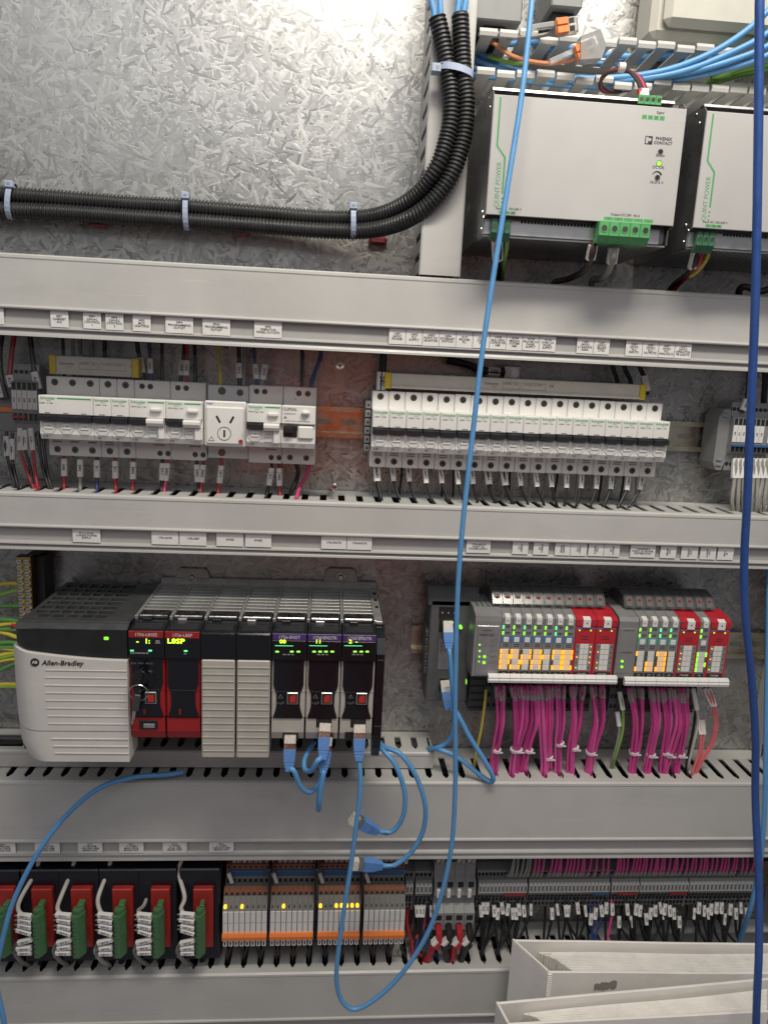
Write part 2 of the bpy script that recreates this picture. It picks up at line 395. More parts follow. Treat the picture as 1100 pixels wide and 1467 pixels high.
# ------------------------------------------------------------------ slotted cable ducts
def finger_mesh(th, d0=22, d1=77):
    pr = [(-6.3, d0), (6.3, d0), (6.3, d1-13), (8.7, d1-8), (8.7, d1), (-8.7, d1), (-8.7, d1-8), (-6.3, d1-13)]
    return MB().prz(pr, -th, 0)
def hduct(label, x0, x1, zt, zb, zl, dep=80, phase=0, top=True, bottom=False, rail=True, xv=(20, 900)):
    t = thing('cable_duct', ((x0+x1)/2, 0, zl), label, 'cable duct', 'slotted grey cable ducts')
    b = MB(); b.box(x0, x1, .5, 2.5, zl+1, zt-1); b.box(x0, x1, 2.5, 24, zt-2, zt)
    b.box(x0, x1, 2.5, 24, zl+1, zl+3)
    b.build('duct_base', 'duct', t)
    D = dep
    c = MB().prx([(D-9, zt+.6), (D-2, zt+.6), (D+.4, zt-1), (D+.6, zt-3.4), (D, zt-4.6), (D, zb+3.2), (D+1.8, zb+2.6), (D+2.2, zb+1.2), (D+1.6, zb), (D-2, zb), (D-2, zt-1.6), (D-9, zt-1.4)], x0, x1)
    c.build('cover', 'duct_cover', t)
    if rail:
        r_ = MB().prx([(D-4.5, zb-.1), (D-4.5, zb-2.5), (D-4, zb-15), (D-2.4, zb-16.5), (D-.4, zb-17), (D-.2, zb-18), (D-1.5, zb-18.4), (D-4, zb-19.5),
                       (D-1.5, zl+2), (D-1, zl), (D-12, zl), (D-12, zl+1.4), (D-6, zl+1.6), (D-7.5, zb-19), (D-7.5, zb-.1)], x0, x1)
        r_.build('label_rail', 'duct_rail', t)
    for z, on in ((zt-.2, top), (zl+3, bottom)):
        if not on: continue
        first = None; k0 = math.ceil((xv[0]-phase)/20)
        for k in range(k0, int((xv[1]-phase)/20)+1):
            x = phase + 10 + k*20
            if first is None:
                mm = finger_mesh(1.8, 22, D-3); mm.v = [(a+x, d, e+z) for a, d, e in mm.v]; first = mm.build('finger', 'duct', t); fx = x
            else:
                o = first.copy(); COL.objects.link(o); o.parent = t; o.location = ((x-fx)*.001, 0, 0); ORG[o.name] = ORG[t.name]
    return t
XL, XR = -200, 1100
ductA = hduct('grey cable duct with label strip below the power supplies', XL, XR, 115, 64, 38, top=False, bottom=True, phase=4)
ductB = hduct('grey cable duct with label strip between the breakers and the controller rack', XL, XR, -119.4, -155.5, -179.8, phase=at(16, 703, 77)[0], xv=(-20, 1010))
ductC = hduct('wide grey cable duct with label strip below the controller rack', XL, XR, -447.4, -523.3, -549, phase=at(5.8, 1112, 77)[0], xv=(-20, 1010))
ductD = hduct('grey cable duct at the bottom of the picture', XL, XR, -705, -772, -800, phase=at(4.5, 1395, 77)[0], xv=(-40, 760))
# seam where two cover lengths of the bottom duct meet
# short narrow duct under the controller rack
x1s = at(622, 1075, 52)[0]
def short_duct():
    x0, x1, zt, zl, D = XL, x1s, -425.5, -446.2, 52
    t = thing('cable_duct', ((x0+x1)/2, 0, zl), 'short shallow grey cable duct under the controller rack', 'cable duct', 'slotted grey cable ducts')
    MB().box(x0, x1, .5, 2, zl, zt-1).box(x0, x1, 2, 14, zt-2, zt).build('duct_base', 'duct', t)
    MB().prx([(D-8, zt+.6), (D-1, zt+.6), (D+.6, zt-1), (D+.6, zt-4), (D, zt-5), (D, zl+.4), (D-2, zl+.4), (D-2, zt-1.5), (D-8, zt-1.4)], x0, x1).box(x1-1.5, x1+.4, 2, D-2.2, zl+.4, zt-2.2).build('cover', 'duct_cover', t)
    first = None; ph = at(33+540, 1060, 48)[0]-100*20+10
    k = 0; x = ph
    while x < x1-8:
        if x > 20:
            if first is None:
                mm = finger_mesh(1.6, 13, D-3); mm.v = [(a+x, d, e+zt-.1) for a, d, e in mm.v]; first = mm.build('finger', 'duct', t); fx = x
            else:
                o = first.copy(); COL.objects.link(o); o.parent = t; o.location = ((x-fx)*.001, 0, 0)
        x += 20
    return t
short_duct()

def vduct(label, x0, x1, z0, z1, D, phase, zv):
    t = thing('cable_duct', ((x0+x1)/2, 0, z0), label, 'cable duct', 'slotted grey cable ducts')
    b = MB(); b.box(x0, x1, .5, 2.5, z0, z1); b.box(x0, x0+1.8, 2.5, 22, z0, z1); b.box(x1-1.8, x1, 2.5, 22, z0, z1); b.build('duct_base', 'duct', t)
    MB().prz([(x0-.4, D-8), (x0-.4, D-1), (x0+1.2, D), (x1-1.2, D), (x1+.4, D-1), (x1+.4, D-8), (x1-1, D-8), (x1-1, D-2), (x0+1, D-2), (x0+1, D-8)], z0, z1).build('cover', 'duct_cover', t)
    for side, xx in ((0, x0+.1), (1, x1-1.9)):
        first = None; z = phase
        while z < zv[1]:
            if z > zv[0]:
                if first is None:
                    mm = MB()._ext(*[[(xx+e, d, z+a) for a, d in [(-6.3, 22), (6.3, 22), (6.3, D-14), (8.6, D-9), (8.6, D-2.4), (-8.6, D-2.4), (-8.6, D-9), (-6.3, D-14)]] for e in (0, 1.6)])
                    first = mm.build('finger', 'duct', t); fz = z
                else:
                    o = first.copy(); COL.objects.link(o); o.parent = t; o.location = (0, 0, (z-fz)*.001)
            z += 20
    return t
vduct('upright grey cable duct beside the power supplies, conduits tied to it', 457.6, 498.4, 117.5, 560, 80, 127, (120, 400))
vduct('upright slotted cable duct at the far right edge beside the remote modules', at(1086, 900, 0)[0]+14, at(1086, 900, 0)[0]+74, -446, -181, 78, -440, (-440, -185))
vduct('upright slotted cable duct right of the terminal strip at the lower right edge', at(1092, 1300, 0)[0], at(1092, 1300, 0)[0]+60, -704, -550, 78, -698, (-700, -552))

# ------------------------------------------------------------------ labels on the ducts
def labels(duct, zb, items, h=15.6, ts=3.1):
    for a, b, s, *rest in items:
        y = rest[0]; x0 = at(a, y, 78.5)[0]; x1 = at(b, y, 78.5)[0]
        rot = rest[1] if len(rest) > 1 else 0
        p = MB().box(x0+.15, x1-.15, 78, 78.7, zb-h-.4 + random.uniform(-.2, .2), zb-.3).build('label', 'white_label', duct)
        p['label'] = 'white label reading ' + s.replace('\n', ' ').lower() if rot == 0 else 'white label with sideways lettering'
        if rot == 0:
            n = s.count('\n')+1
            txt(s, (x0+x1)/2, 78.85, zb-.5-h/2, ts if n > 1 else ts*1.05, 'print_black', p, bold=.02, fit=(x1-x0)*.92)
        else:
            txt(s, (x0+x1)/2, 78.85, zb-.5-h/2, 3.0, 'print_black', p, rot=rot, bold=.02, fit=h*.85)
labels(ductA, 64, [(-22, 5, '90K', 440), (72, 98, '90F1\nCABINET\nA/C', 450), (119, 145, '99F1\n230VAC\nCONTROL\n1', 455), (151, 177, '99F2\n230VAC\nCONTROL\n2', 455),
    (190, 216, '99F3\nMCC\nLIGHTING', 460), (237, 277, '99F4\nPROGRAMMING\nOUTLET', 463), (290, 330, '99X4\nPROGRAMMING\nOUTLET', 466), (364, 404, '99F5\nOPERATOR\nPANEL OUTLETS', 470),
    (557, 581, '100F1\n24VDC\nPOWER', 482), (581.2, 605, '100F2\nPLC\nSUPPLY', 483), (605.2, 629, '100F3\nPOINT I/O\nADAPTOR', 484), (629.2, 653, '100F4\nETHERNET\nSWITCH', 485),
    (653.2, 677, '101F1\nPROVER\nPC', 486), (677.2, 701, '101F2\nOVEN\nPC', 488), (701.2, 725, '101F3\nBULL RING\nCONVEYOR\nHMI', 489), (725.2, 748, '101F4\nMIXING\nSYSTEM\nHMI', 490),
    (748.2, 772, '101F5\nPROVER I/O\nPANEL\nSUPPLY', 491), (772.2, 796, '101F6\nOVEN I/O\nPANEL\nSUPPLY', 493), (826, 850, '110F1\n24VDC\nL1 BAKING\nAREA', 496), (850.2, 873, '120F1\n24VDC\nBRAKE\nCTRL', 497),
    (896, 920, '200F1\n24VDC\nPLC\nINPUTS', 499), (920.2, 943, '220F1\n24VDC\nPLC\nOUTPUTS', 500), (943.2, 966, '240F1\n24VDC\nPLC\nANALOG IO', 502), (966.2, 990, '151F1\n24VDC\nOPERATOR\nPB LIGHTS', 503)])
labels(ductB, -155.5, [(104, 144, 'PLC LOCAL\nCHASSIS POWER\nSUPPLY', 768), (217, 256, '1756-L81ES', 770), (257, 296, '1756-L8SP', 771), (310, 349, 'SPARE', 772), (351, 389, 'SPARE', 773),
    (460, 496.5, '1756-EN2TR', 776), (497, 533, '1756-EN2TR', 777), (668, 703, '1734-AENTR\nPOINT I/O\nPOWER SUPPLY', 780),
    (734, 757, 'DI\n1200D1', 783, 90), (764, 786, 'DI\n1200D2', 784, 90), (795, 817, 'SPARE\n1200D3', 784, 90), (817.4, 841, 'DO\n1220D1', 784, 90), (843, 865, 'DO\nSAFETY', 785, -90), (865.4, 888, 'SAFETY\nDI', 785, -90),
    (903, 939, '1734-EP24DC\nPOINT I/O POWER\nDISTRIBUTION', 787), (946, 969, 'DO\nSPARE', 788, -90), (976, 1000, 'DO\n1220D2', 789, -90), (1003, 1026, 'DO\nSAFETY', 790, -90), (1028, 1051, 'AI\n1240', 791, -90)], h=14.5, ts=2.9)
labels(ductC, -523.3, [(-13, 22.5, '20Y1\nL1 PROVER\nMAIN DRIVE\nBRAKE UNIT', 1216), (50, 86, '21Y1\nL1 PROVER\nLOAD ARM\nBRAKE UNIT', 1216), (111.5, 147, '22Y1\nL1 PROVER\nUNLOAD ARM\nBRAKE UNIT', 1216),
    (170.5, 206, '30Y1\nL1 OVEN\nMAIN DRIVE\nBRAKE UNIT', 1216), (233, 268, '31Y1\nL1 OVEN\nLOAD ARM\nBRAKE UNIT', 1216), (299.5, 335, '32Y1\nL1 OVEN\nUNLOAD ARM\nBRAKE UNIT', 1216)], h=15.4, ts=3.0)
# ------------------------------------------------------------------ wires
def wire(pts, r, mat, label, name='wire', group=None, sleeves=(), n=7, sub=5, cat='wire', parent=None, ties=(), sl_text=None):
    """one insulated wire; sleeves = (t0, t1) spans of its length that carry a printed white marker"""
    o = MB().tube(pts, r, n, sub).build(name, mat, parent, label if parent is None else None, cat if parent is None else None, group if parent is None else None)
    P = smooth_path(pts, 12)
    for s0, s1 in sleeves:
        a, b = int(s0*(len(P)-1)), max(int(s0*(len(P)-1))+1, int(s1*(len(P)-1)))
        seg = [P[a], (P[a]+P[b])/2 if b-a > 1 else P[a]*.5+P[b]*.5, P[b]]
        sl = marker(seg[0], seg[2], r+.9, o if parent is None else parent, sl_text)
    return o
def marker(p, q, r, parent, s=None):
    p, q = Vector(p), Vector(q); t = (q-p).normalized(); v = Vector((0, 1, 0)); side = t.cross(v).normalized(); v = side.cross(t).normalized()
    w, h = r*1.05, r*.75
    A = [p + side*(w*a) + v*(h*b) for a, b in ((-1, -1), (1, -1), (1, .6), (.6, 1), (-.6, 1), (-1, .6))]
    B = [k + (q-p) for k in A]
    sl = MB()._ext([tuple(k) for k in A], [tuple(k) for k in B]).build('marker_sleeve', 'white_label', parent)
    if s:
        L = (q-p).length; vs, fs = txt_geo(s, .03); wd = max(k[0] for k in vs)-min(k[0] for k in vs); k = min(L*.72/wd, w*1.25)
        c = (p+q)/2 + v*(h+.08)
        if isinstance(sl.parent, bpy.types.Object) and sl.parent.parent is None:
            MB().add([tuple(c + t*(a*k) + side*(b*k)) for a, b, _ in vs], fs).build('lettering', 'print_black', sl)
    return sl

# ------------------------------------------------------------------ DIN rails
def din_rail(label, x0, x1, zc, group='steel mounting rails'):
    t = thing('mounting_rail', ((x0+x1)/2, 0, zc-17.5), label, 'rail', group)
    MB().prx([(.5, zc-13), (.5, zc+13), (6.6, zc+13), (6.6, zc+17.5), (7.8, zc+17.5), (7.8, zc+12), (1.7, zc+12), (1.7, zc-12), (7.8, zc-12), (7.8, zc-17.5), (6.6, zc-17.5), (6.6, zc-13)], x0, x1).build('rail', 'rail_metal', t)
    return t
def rail_slots(t, xs, zc):
    for x in xs:
        m = MB(); n = 8
        pr = [(x+5.5+3*math.cos(R(-90+180*i/n)), zc+3*math.sin(R(-90+180*i/n))) for i in range(n+1)] + [(x-5.5+3*math.cos(R(90+180*i/n)), zc+3*math.sin(R(90+180*i/n))) for i in range(n+1)]
        m.prd(pr, 1.72, 1.85); m.build('slot', 'steel_dull', t)
rA = din_rail('yellow zinc rail that carries the breakers', XL, XR, -39.6)
rail_slots(rA, [at(463, 606, 2)[0], at(500, 608, 2)[0], at(980, 626, 2)[0], at(1008, 628, 2)[0]], -39.6)

# ------------------------------------------------------------------ miniature breakers
ZT, ZB, DS, DN = -1, -83.8, 49, 72
def screw_part(x, z, t, r=3.6):
    MB().cyl(x, z, r+1.1, DS-.2, DS+.12, 18).build('screw_well', 'breaker', t)
    s = MB().cyl(x, z, r, DS-.1, DS+.2, 16).build('terminal_screw', 'screw_dark', t)
    k = MB(); g = k.mark(); k.box(x-2.3, x+2.3, DS+.18, DS+.3, z-.45, z+.45); k.box(x-.45, x+.45, DS+.18, DS+.31, z-2.3, z+2.3)
    k.xf(g, Matrix.Rotation(random.uniform(0, 1.5), 3, 'Y'), (x, DS, z)); k.build('cross_slot', 'hole', s)
def window(x0, x1, t):
    xc = (x0+x1)/2
    w = MB().prd([(x0, -46.8), (x1, -46.8), (x1, -54), (xc+3.6, -58.3), (xc-3.6, -58.3), (x0, -54)], 69.6, 70.6).build('window', 'window_clear', t)
    MB().box(xc-4.2, xc+4.2, 70.5, 71.5, -53.6, -47.6, .5).build('indicator', 'breaker', w)
    txt('I.ON', xc, 71.6, -50.6, 3.1, 'print_black', w, bold=.01)
def breaker_body(t, x0, x1, notch=True):
    g = .18
    b = MB(); b.box(x0+g, x1-g, 8, DS, ZB, ZT, .9); b.box(x0+g, x1-g, 40, DN, -38.6, -19.5, .8); b.box(x0+g, x1-g, 40, 66.5, -46.5, -37.9, .3)
    b.prx([(40, -46), (69.6, -46), (69.8, -58.8), (67, -64.2), (40, -64.2)], x0+g, x1-g)
    b.build('housing', 'breaker', t)
def mcb(x0, label, amps, group):
    t = thing('circuit_breaker', (x0+9, 8, ZB), label, 'breaker', group); xc = x0+9
    breaker_body(t, x0, x0+18)
    screw_part(xc, -6.8, t); screw_part(xc, -77, t)
    MB().prx([(66, -38.8), (74.5, -39.2), (76, -40.4), (76, -43.6), (74.5, -45), (66, -45.4)], x0+.7, x0+17.3).build('toggle', 'toggle_black', t)
    window(x0+2.2, x0+15.8, t)
    MB().box(x0+4.5, x0+13.5, DS-.1, DS+.15, -68.6, -67.6).box(x0+4.5, x0+13.5, DS-.1, DS+.15, -70.8, -69.8).build('grille', 'print_grey', t)
    MB().box(xc-3, xc+3, DN-.2, DN+.12, -37.4, -36.6).build('latch_slot', 'print_grey', t)
    txt('Schneider', xc, DN+.1, -22.6, 3.7, 'print_green', t, bold=.02, fit=15.6)
    txt('Electric', xc+1.5, DN+.1, -24.9, 1.5, 'print_green', t)
    txt('iC60N   C ' + amps[1:] + 'A', xc-.6, DN+.1, -27.3, 2.0, 'print_black', t, bold=.02, fit=13)
    txt(amps, x0+5, 69.2, -61.4, 3.0, 'print_black', t, bold=.01)
    return t
XR0 = 416.7
amps = ['C20', 'C6', 'C4', 'C4', 'C4', 'C6', 'C4', 'C4', 'C10', 'C10', 'C4', 'C4', 'C4', 'C4', 'C2', 'C4', 'C4', 'C4']
protos = {}
for i in range(18):
    lab = 'white single breaker, %s from the left in the long row of eighteen' % ORD[i]
    a = amps[i]
    if a not in protos: protos[a] = (mcb(XR0+18*i, lab, a, 'breakers in the long row'), i)
    else: dup(protos[a][0], dx=18*(i-protos[a][1])+random.uniform(-.08, .08), dd=random.uniform(-.35, .5), dz=random.uniform(-.3, .3), label=lab)
for i, (x0, k) in enumerate(((130.5, 0), (148.5, 1))):
    mcb(x0, ['white single breaker next to the three-pole breaker in the left group', 'white single breaker next to the first switch with a test button'][i], 'C6', 'breakers in the left group')
# three-pole breaker
t = thing('circuit_breaker', (103.5, 8, ZB), 'white three-pole breaker with one long black toggle at the left end', 'breaker')
breaker_body(t, 76.5, 130.5)
for k in range(3): screw_part(85.5+18*k, -6.8, t); screw_part(85.5+18*k, -77, t); window(78.7+18*k, 92.3+18*k, t); MB().box(81+18*k, 90+18*k, DS-.1, DS+.15, -69.4, -68).build('grille', 'print_grey', t)
MB().prx([(66, -38.8), (74.5, -39.2), (76, -40.4), (76, -43.6), (74.5, -45), (66, -45.4)], 77.3, 129.7).build('toggle', 'toggle_black', t)
MB().box(95.5, 129, DN-.2, DN+.1, -22.9, -21.5).build('green_line', 'print_green', t)
txt('Schneider', 86.3, DN+.1, -22.5, 3.7, 'print_green', t, bold=.02, fit=16); txt('Electric', 87.5, DN+.1, -24.9, 1.5, 'print_green', t)
txt('iC60N   C 16A', 84.5, DN+.1, -27.4, 2.2, 'print_black', t, bold=.02); txt('C16', 81.5, 69.2, -61.4, 3.4, 'print_black', t, bold=.01)
for k in range(3): MB().box(83+18*k, 88+18*k, DN-.2, DN+.12, -37.4, -36.6).build('latch_slot', 'print_grey', t)
# residual current breakers, two modules wide
def rcbo(x0, w, label):
    t = thing('residual_current_breaker', (x0+w/2, 8, ZB), label, 'breaker', 'breakers with test buttons')
    breaker_body(t, x0, x0+w); k = 18.2
    for q in (8, 16.5): screw_part(x0+q, -7.2, t, 3.0); screw_part(x0+w-19.5+q, -77.4, t, 3.0)
    window(x0+2, x0+16, t)
    MB().prx([(66, -38.8), (74.5, -39.2), (76, -40.4), (76, -43.6), (74.5, -45), (66, -45.4)], x0+.8, x0+17.6).build('toggle', 'toggle_black', t)
    MB().prx([(66, -38.6), (76.5, -38.8), (78.2, -40.4), (78.2, -43), (76, -46.4), (66, -46.4)], x0+18.4, x0+w-1.5).box(x0+w-8, x0+w-1.6, 69, 74, -60, -46.2, 1.2).build('reset_lever', 'breaker', t)
    window(x0+18.6, x0+w-8.4, t)
    MB().box(x0+22, x0+33, DN-.5, DN+4.5, -31.5, -27.4, 1.2).build('test_button', 'breaker', t)
    MB().box(x0+19, x0+w-1.2, DN-.2, DN+.1, -23, -21.6).build('green_line', 'print_green', t)
    txt('Schneider', x0+9.6, DN+.1, -22.6, 3.7, 'print_green', t, bold=.02, fit=16); txt('Electric', x0+11, DN+.1, -24.9, 1.5, 'print_green', t)
    txt('DPN N Vigi  C 10A', x0+10, DN+.1, -27.4, 1.9, 'print_black', t, bold=.02, fit=17); txt('C10', x0+5, 69.2, -61.4, 3.0, 'print_black', t)
    txt('30mA', x0+27, 69.2, -61.6, 2, 'print_grey', t); txt('N', x0+5, DS+.15, -4.4, 2, 'print_black', t)
    MB().box(x0+w-18, x0+w-6, DS-.1, DS+.15, -69.2, -68).build('grille', 'print_grey', t)
rcbo(166.5, 37, 'white breaker with test button, left one of the adjoining pair')
rcbo(203.5, 37, 'white breaker with test button beside the power outlet on its left')
rcbo(285.6, 36, 'white breaker with test button between the power outlet and the rightmost short breaker')
# other make of breaker
t = thing('residual_current_breaker', (339.6, 8, ZB), 'white breaker with small black square toggle at the right end of the left group', 'breaker', 'breakers with test buttons')
x0, w = 321.8, 35.6; breaker_body(t, x0, x0+w)
for q in (16.5, 26): screw_part(x0+q, -7.4, t, 3.2)
for q in (8.5, 26): screw_part(x0+q, -76.6, t, 3.2)
MB().box(x0+2, x0+16.5, 65, 71, -52.4, -41, .6).build('toggle_frame', 'black_plastic', t)
MB().box(x0+4, x0+12.5, 66, 76.5, -47.5, -41.4, 1).build('toggle', 'toggle_black', t)
MB().box(x0+17, x0+w-2, 66, 72.5, -54, -40.4, 1.5).build('reset_lever', 'breaker', t)
MB().box(x0+20.5, x0+29.5, DN-.5, DN+5, -29, -23.4, 2.2).build('test_button', 'breaker', t)
txt('CLIPSAL', x0+8.6, DN+.1, -23.4, 4.2, 'print_grey', t, bold=.03, fit=15); txt('RCBM2020/30', x0+8.5, DN+.1, -28, 2.1, 'print_grey', t, fit=13)
txt('SAFETY SWITCH CIRCUIT BREAKER', x0+17, DN+.1, -35.6, 1.6, 'print_black', t, fit=30); txt('C20', x0+11, 69.2, -61.2, 3.8, 'print_grey', t, bold=.02); txt('30mA', x0+23, 69.2, -61.4, 2.2, 'print_grey', t)
txt('N', x0+13, DS+.15, -13.6, 3, 'print_grey', t)
MB().prd([(x0+2.2, -33), (x0+5.8, -33), (x0+4, -30)], DN-.1, DN+.1).build('warning_mark', 'print_grey', t)
# power outlet
t = thing('power_outlet', (263, 8, ZB), 'white three-pin power outlet with slanted slots clipped among the breakers', 'outlet')
MB().box(241.4, 285, 8, 44, ZB+3, ZT-1.6, .8).build('housing', 'breaker_shoulder', t)
MB().box(241.6, 284.8, 40, 66, -65.6, -18.2, 1.4).build('body', 'breaker', t)
MB().box(243.6, 282.8, 65, 68, -63, -24, 1.6).build('face', 'breaker', t)
for sx, a in ((-1, 28), (1, -28)):
    m = MB(); m.box(263.3+sx*7-1.1, 263.3+sx*7+1.1, 67.9, 68.15, -41, -33); m.xf(0, Matrix.Rotation(R(-a if True else a), 3, 'Y'), (263.3+sx*7, 68, -37)); m.build('slot', 'hole', t)
MB().ring(262.6, -51.6, 7.2, 6.6, 67.9, 68.4, 22).build('ring', 'print_grey', t); MB().box(261.6, 263.6, 67.9, 68.2, -55.4, -48).build('slot', 'hole', t)
MB().cyl(279.6, -59.6, 2.4, 67.8, 68.3, 14).build('indicator', 'brick_red', t); txt('hager', 247.4, 66.1, -20.9, 3.4, 'blue_print', t, bold=.01)
MB().prd([(246, -60), (252.4, -60), (249.2, -54.8)], 67.9, 68.1).build('warning_mark', 'print_black', t); MB().prd([(247, -59.4), (251.4, -59.4), (249.2, -55.9)], 68.0, 68.2).build('warning_mark', 'breaker', t)
MB().cyl(256.5, -8.6, 4.2, 43.5, 44.4, 16).build('terminal_screw', 'connector_dark_green', t); MB().cyl(275.6, -9.6, 3.6, 43.5, 44.3, 16).build('terminal_screw', 'screw_dark', t)
MB().cyl(256.5, -74.6, 4, 43.5, 44.4, 16).build('terminal_screw', 'brick_red', t); MB().cyl(256.5, -8.6, 3, 44.3, 44.7, 16).build('screw_head', 'screw_dark', t); MB().cyl(256.5, -74.6, 2.9, 44.3, 44.7, 16).build('screw_head', 'screw_dark', t)
# comb busbars
def comb(x0, x1, z0, z1, d, label, tx):
    t = thing('comb_busbar', ((x0+x1)/2, 30, z0), label, 'busbar', 'insulated comb busbars')
    MB().box(x0+7, x1-7, d-14, d, z0, z1, .8).box(x0+7, x1-7, d-1, d+1.8, z0, z0+2.6, .5).build('bar', 'busbar', t)
    for a, b in ((x0, x0+7), (x1-7, x1)): MB().box(a, b, d-14.6, d+.7, z0-.4, z1+.5, .7).build('end_cap', 'yellow', t)
    txt('Schneider', tx, d+.1, (z0+z1)/2+1.6, 4, 'print_grey', t, bold=.02); txt('Electric', tx+3, d+.1, (z0+z1)/2-1.4, 1.7, 'print_grey', t)
    txt('A9XPH  12A', tx+21, d+.1, (z0+z1)/2+1.8, 3, 'print_grey', t); txt('In=100A  Ui=500V', tx+46, d+.1, (z0+z1)/2+1.8, 2.6, 'print_grey', t); txt('CE', tx+66, d+.1, (z0+z1)/2+1.5, 4, 'print_grey', t, bold=.02)
    for a, b in ((tx+12, tx+31), (tx+33, tx+60)):
        k = MB(); zc = (z0+z1)/2-1
        for q in ((a, b, zc+4.4, zc+4.8), (a, b, zc-2.6, zc-2.2), (a, a+.4, zc-2.2, zc+4.4), (b-.4, b, zc-2.2, zc+4.4)): k.box(q[0], q[1], d-.1, d+.1, q[2], q[3])
        k.build('print_frame', 'print_grey', t)
    return t
comb(429.5, 719, 2.6, 18.6, 49, 'long grey comb busbar with yellow ends above the long row of breakers', 546)
x0 = at(70, 515, 48)[0]; x1 = at(199, 540, 48)[0]
comb(x0, x1, 1.6, 20.5, 48, 'short grey comb busbar with yellow ends above the left breakers', x0+18)
# end clamps
def end_clamp(x0, x1, z0, z1, d, label, mat='terminal_grey'):
    t = thing('end_clamp', ((x0+x1)/2, 0, z0), label, 'end clamp', 'rail end clamps')
    m = MB().box(x0, x1, 4, d-4, z0, z1, .6).build('body', mat, t)
    n = 6
    for k in range(n):
        zz = z0 + (z1-z0)*(k+.5)/n
        MB().box(x0-.6, x1+.2, d-6, d, zz-(z1-z0)/n*.42, zz+(z1-z0)/n*.42, .5).build('rib', mat, t)
        MB().box((x0+x1)/2-1, (x0+x1)/2+1, d-.1, d+.1, zz-1.2, zz+1.2).build('hole', 'hole', t)
end_clamp(410.6, 416.2, -68, -12, 46, 'small grey end clamp at the left end of the long breaker row')

# clear cover sheet over the left breakers, with a cut-out for their fronts
xr = at(490, 600, 60)[0]
a = (-150, xr, -92, 27); b = (75.5, 358.6, -65.5, -18)
vs = []
for d in (58.6, 61):
    for (p0, p1, z0, z1) in (a, b): vs += [(p0, d, z0), (p1, d, z0), (p1, d, z1), (p0, d, z1)]
fs = []
for i in range(4):
    j = (i+1) % 4
    fs += [(i, j, 4+j, 4+i), (8+i, 8+j, 12+j, 12+i), (i, j, 8+j, 8+i), (4+i, 4+j, 12+j, 12+i)]
MB().add(vs, fs).build('clear_cover', 'perspex', None, 'clear plastic cover sheet over the left breakers, held by two screws', 'cover')
for (px, py, lab) in ((487, 523, 'upper zinc screw near the right edge of the clear cover'), (479, 698, 'lower zinc screw near the right edge of the clear cover')):
    x, z = at(px, py, 63)
    t = thing('cover_screw', (x, 0, z-4), lab, 'screw', 'cover screws')
    MB().cyl(x, z, 2.4, 0, 61, 10).build('standoff', 'zinc_screw', t); MB().cyl(x, z, 4.4, 61.05, 62.4, 18).cyl(x, z, 4.2, 62.4, 64, 18, 2.6).build('head', 'zinc_screw', t)
    MB().box(x-2, x+2, 63.95, 64.1, z-.45, z+.45).box(x-.45, x+.45, 63.95, 64.12, z-2, z+2).build('cross_slot', 'hole', t)

# ------------------------------------------------------------------ wires under and over the breakers
for i in range(18):
    x = XR0 + 9 + 18*i
    sh = (6, 7, 7, 8, 8, 8, 7, 8, 9, 9, 8, 6, -3, -7, -10, -13, -16, -18)[i] + random.uniform(-1.5, 1.5)
    dk = random.uniform(36, 44); thick = 2.6 if i in (0, 7, 8) else 1.6 + random.uniform(0, .2)
    if i == 6: dk += 2
    pts = [(x, dk-4, -80), (x-.5, dk, -88), (x + sh*.18, dk+4, -100), (x + sh*.7, dk+10, -113), (x+sh, dk+13, -121), (x+sh+1, dk+8, -137)]
    wire(pts, thick, 'wire_black', 'black wire with white marker under the %s breaker of the long row' % ORD[i], group='wires below the long breaker row', sleeves=((.10, .40),), sl_text=random.choice(['100F1', '24VDC', '100.1', '101F3']))
    if i % 1 == 0:   # second, thinner wire behind
        xx = x + random.uniform(-7, 7)
        wire([(xx, 14, -70), (xx+1, 15, -95), (xx + random.uniform(-2, 3), 18, -118), (xx, 20, -135)], 1.4, random.choice(['wire_grey', 'wire_black', 'wire_grey']), 'thin wire behind the %s marked wire under the long breaker row' % ORD[i], group='thin wires behind the long breaker row')
def px_wire(pix, r, mat, label, sleeves=(), group=None, **k):
    return wire([P3(*p) for p in pix], r, mat, label, sleeves=sleeves, group=group, **k)
G = 'wires around the left breakers'
below = [(92, 'wire_red', 0), (115, 'wire_grey', 0), (139, 'wire_blue', 0), (165, 'wire_red', 1), (191, 'wire_red', -1), (233, 'wire_black', -2), (240, 'wire_pink', -5), (282, 'wire_black', 3), (291, 'wire_red', -4), (317, 'wire_red', -5), (389, 'wire_black', -8), (400, 'wire_red', 1)]
for i, (px, mt, sh) in enumerate(below):
    y0 = 650 + px*.045
    px_wire([(px, y0-8, 34), (px, y0+6, 36), (px+sh*.5, y0+28, 40), (px+sh, y0+44, 46), (px+sh, y0+58, 46)], 2.0, mt, '%s wire with white marker, %s from the left under the left breakers' % (mt[5:], ORD[i]), ((.22, .5),), G, sl_text=random.choice(['97.1', 'A11', '99F2', 'N04']))
px_wire([(423, 662, 30), (427, 675, 32), (424, 690, 40), (417, 706, 44), (415, 720, 44)], 2.4, 'wire_black', 'black wire under the rightmost breaker of the left group', group=G)
px_wire([(443, 664, 32), (440, 680, 36), (430, 697, 46), (425, 712, 66), (424, 722, 60)], 2.0, 'wire_pink', 'bright pink wire bending into the duct under the left breakers', group=G)
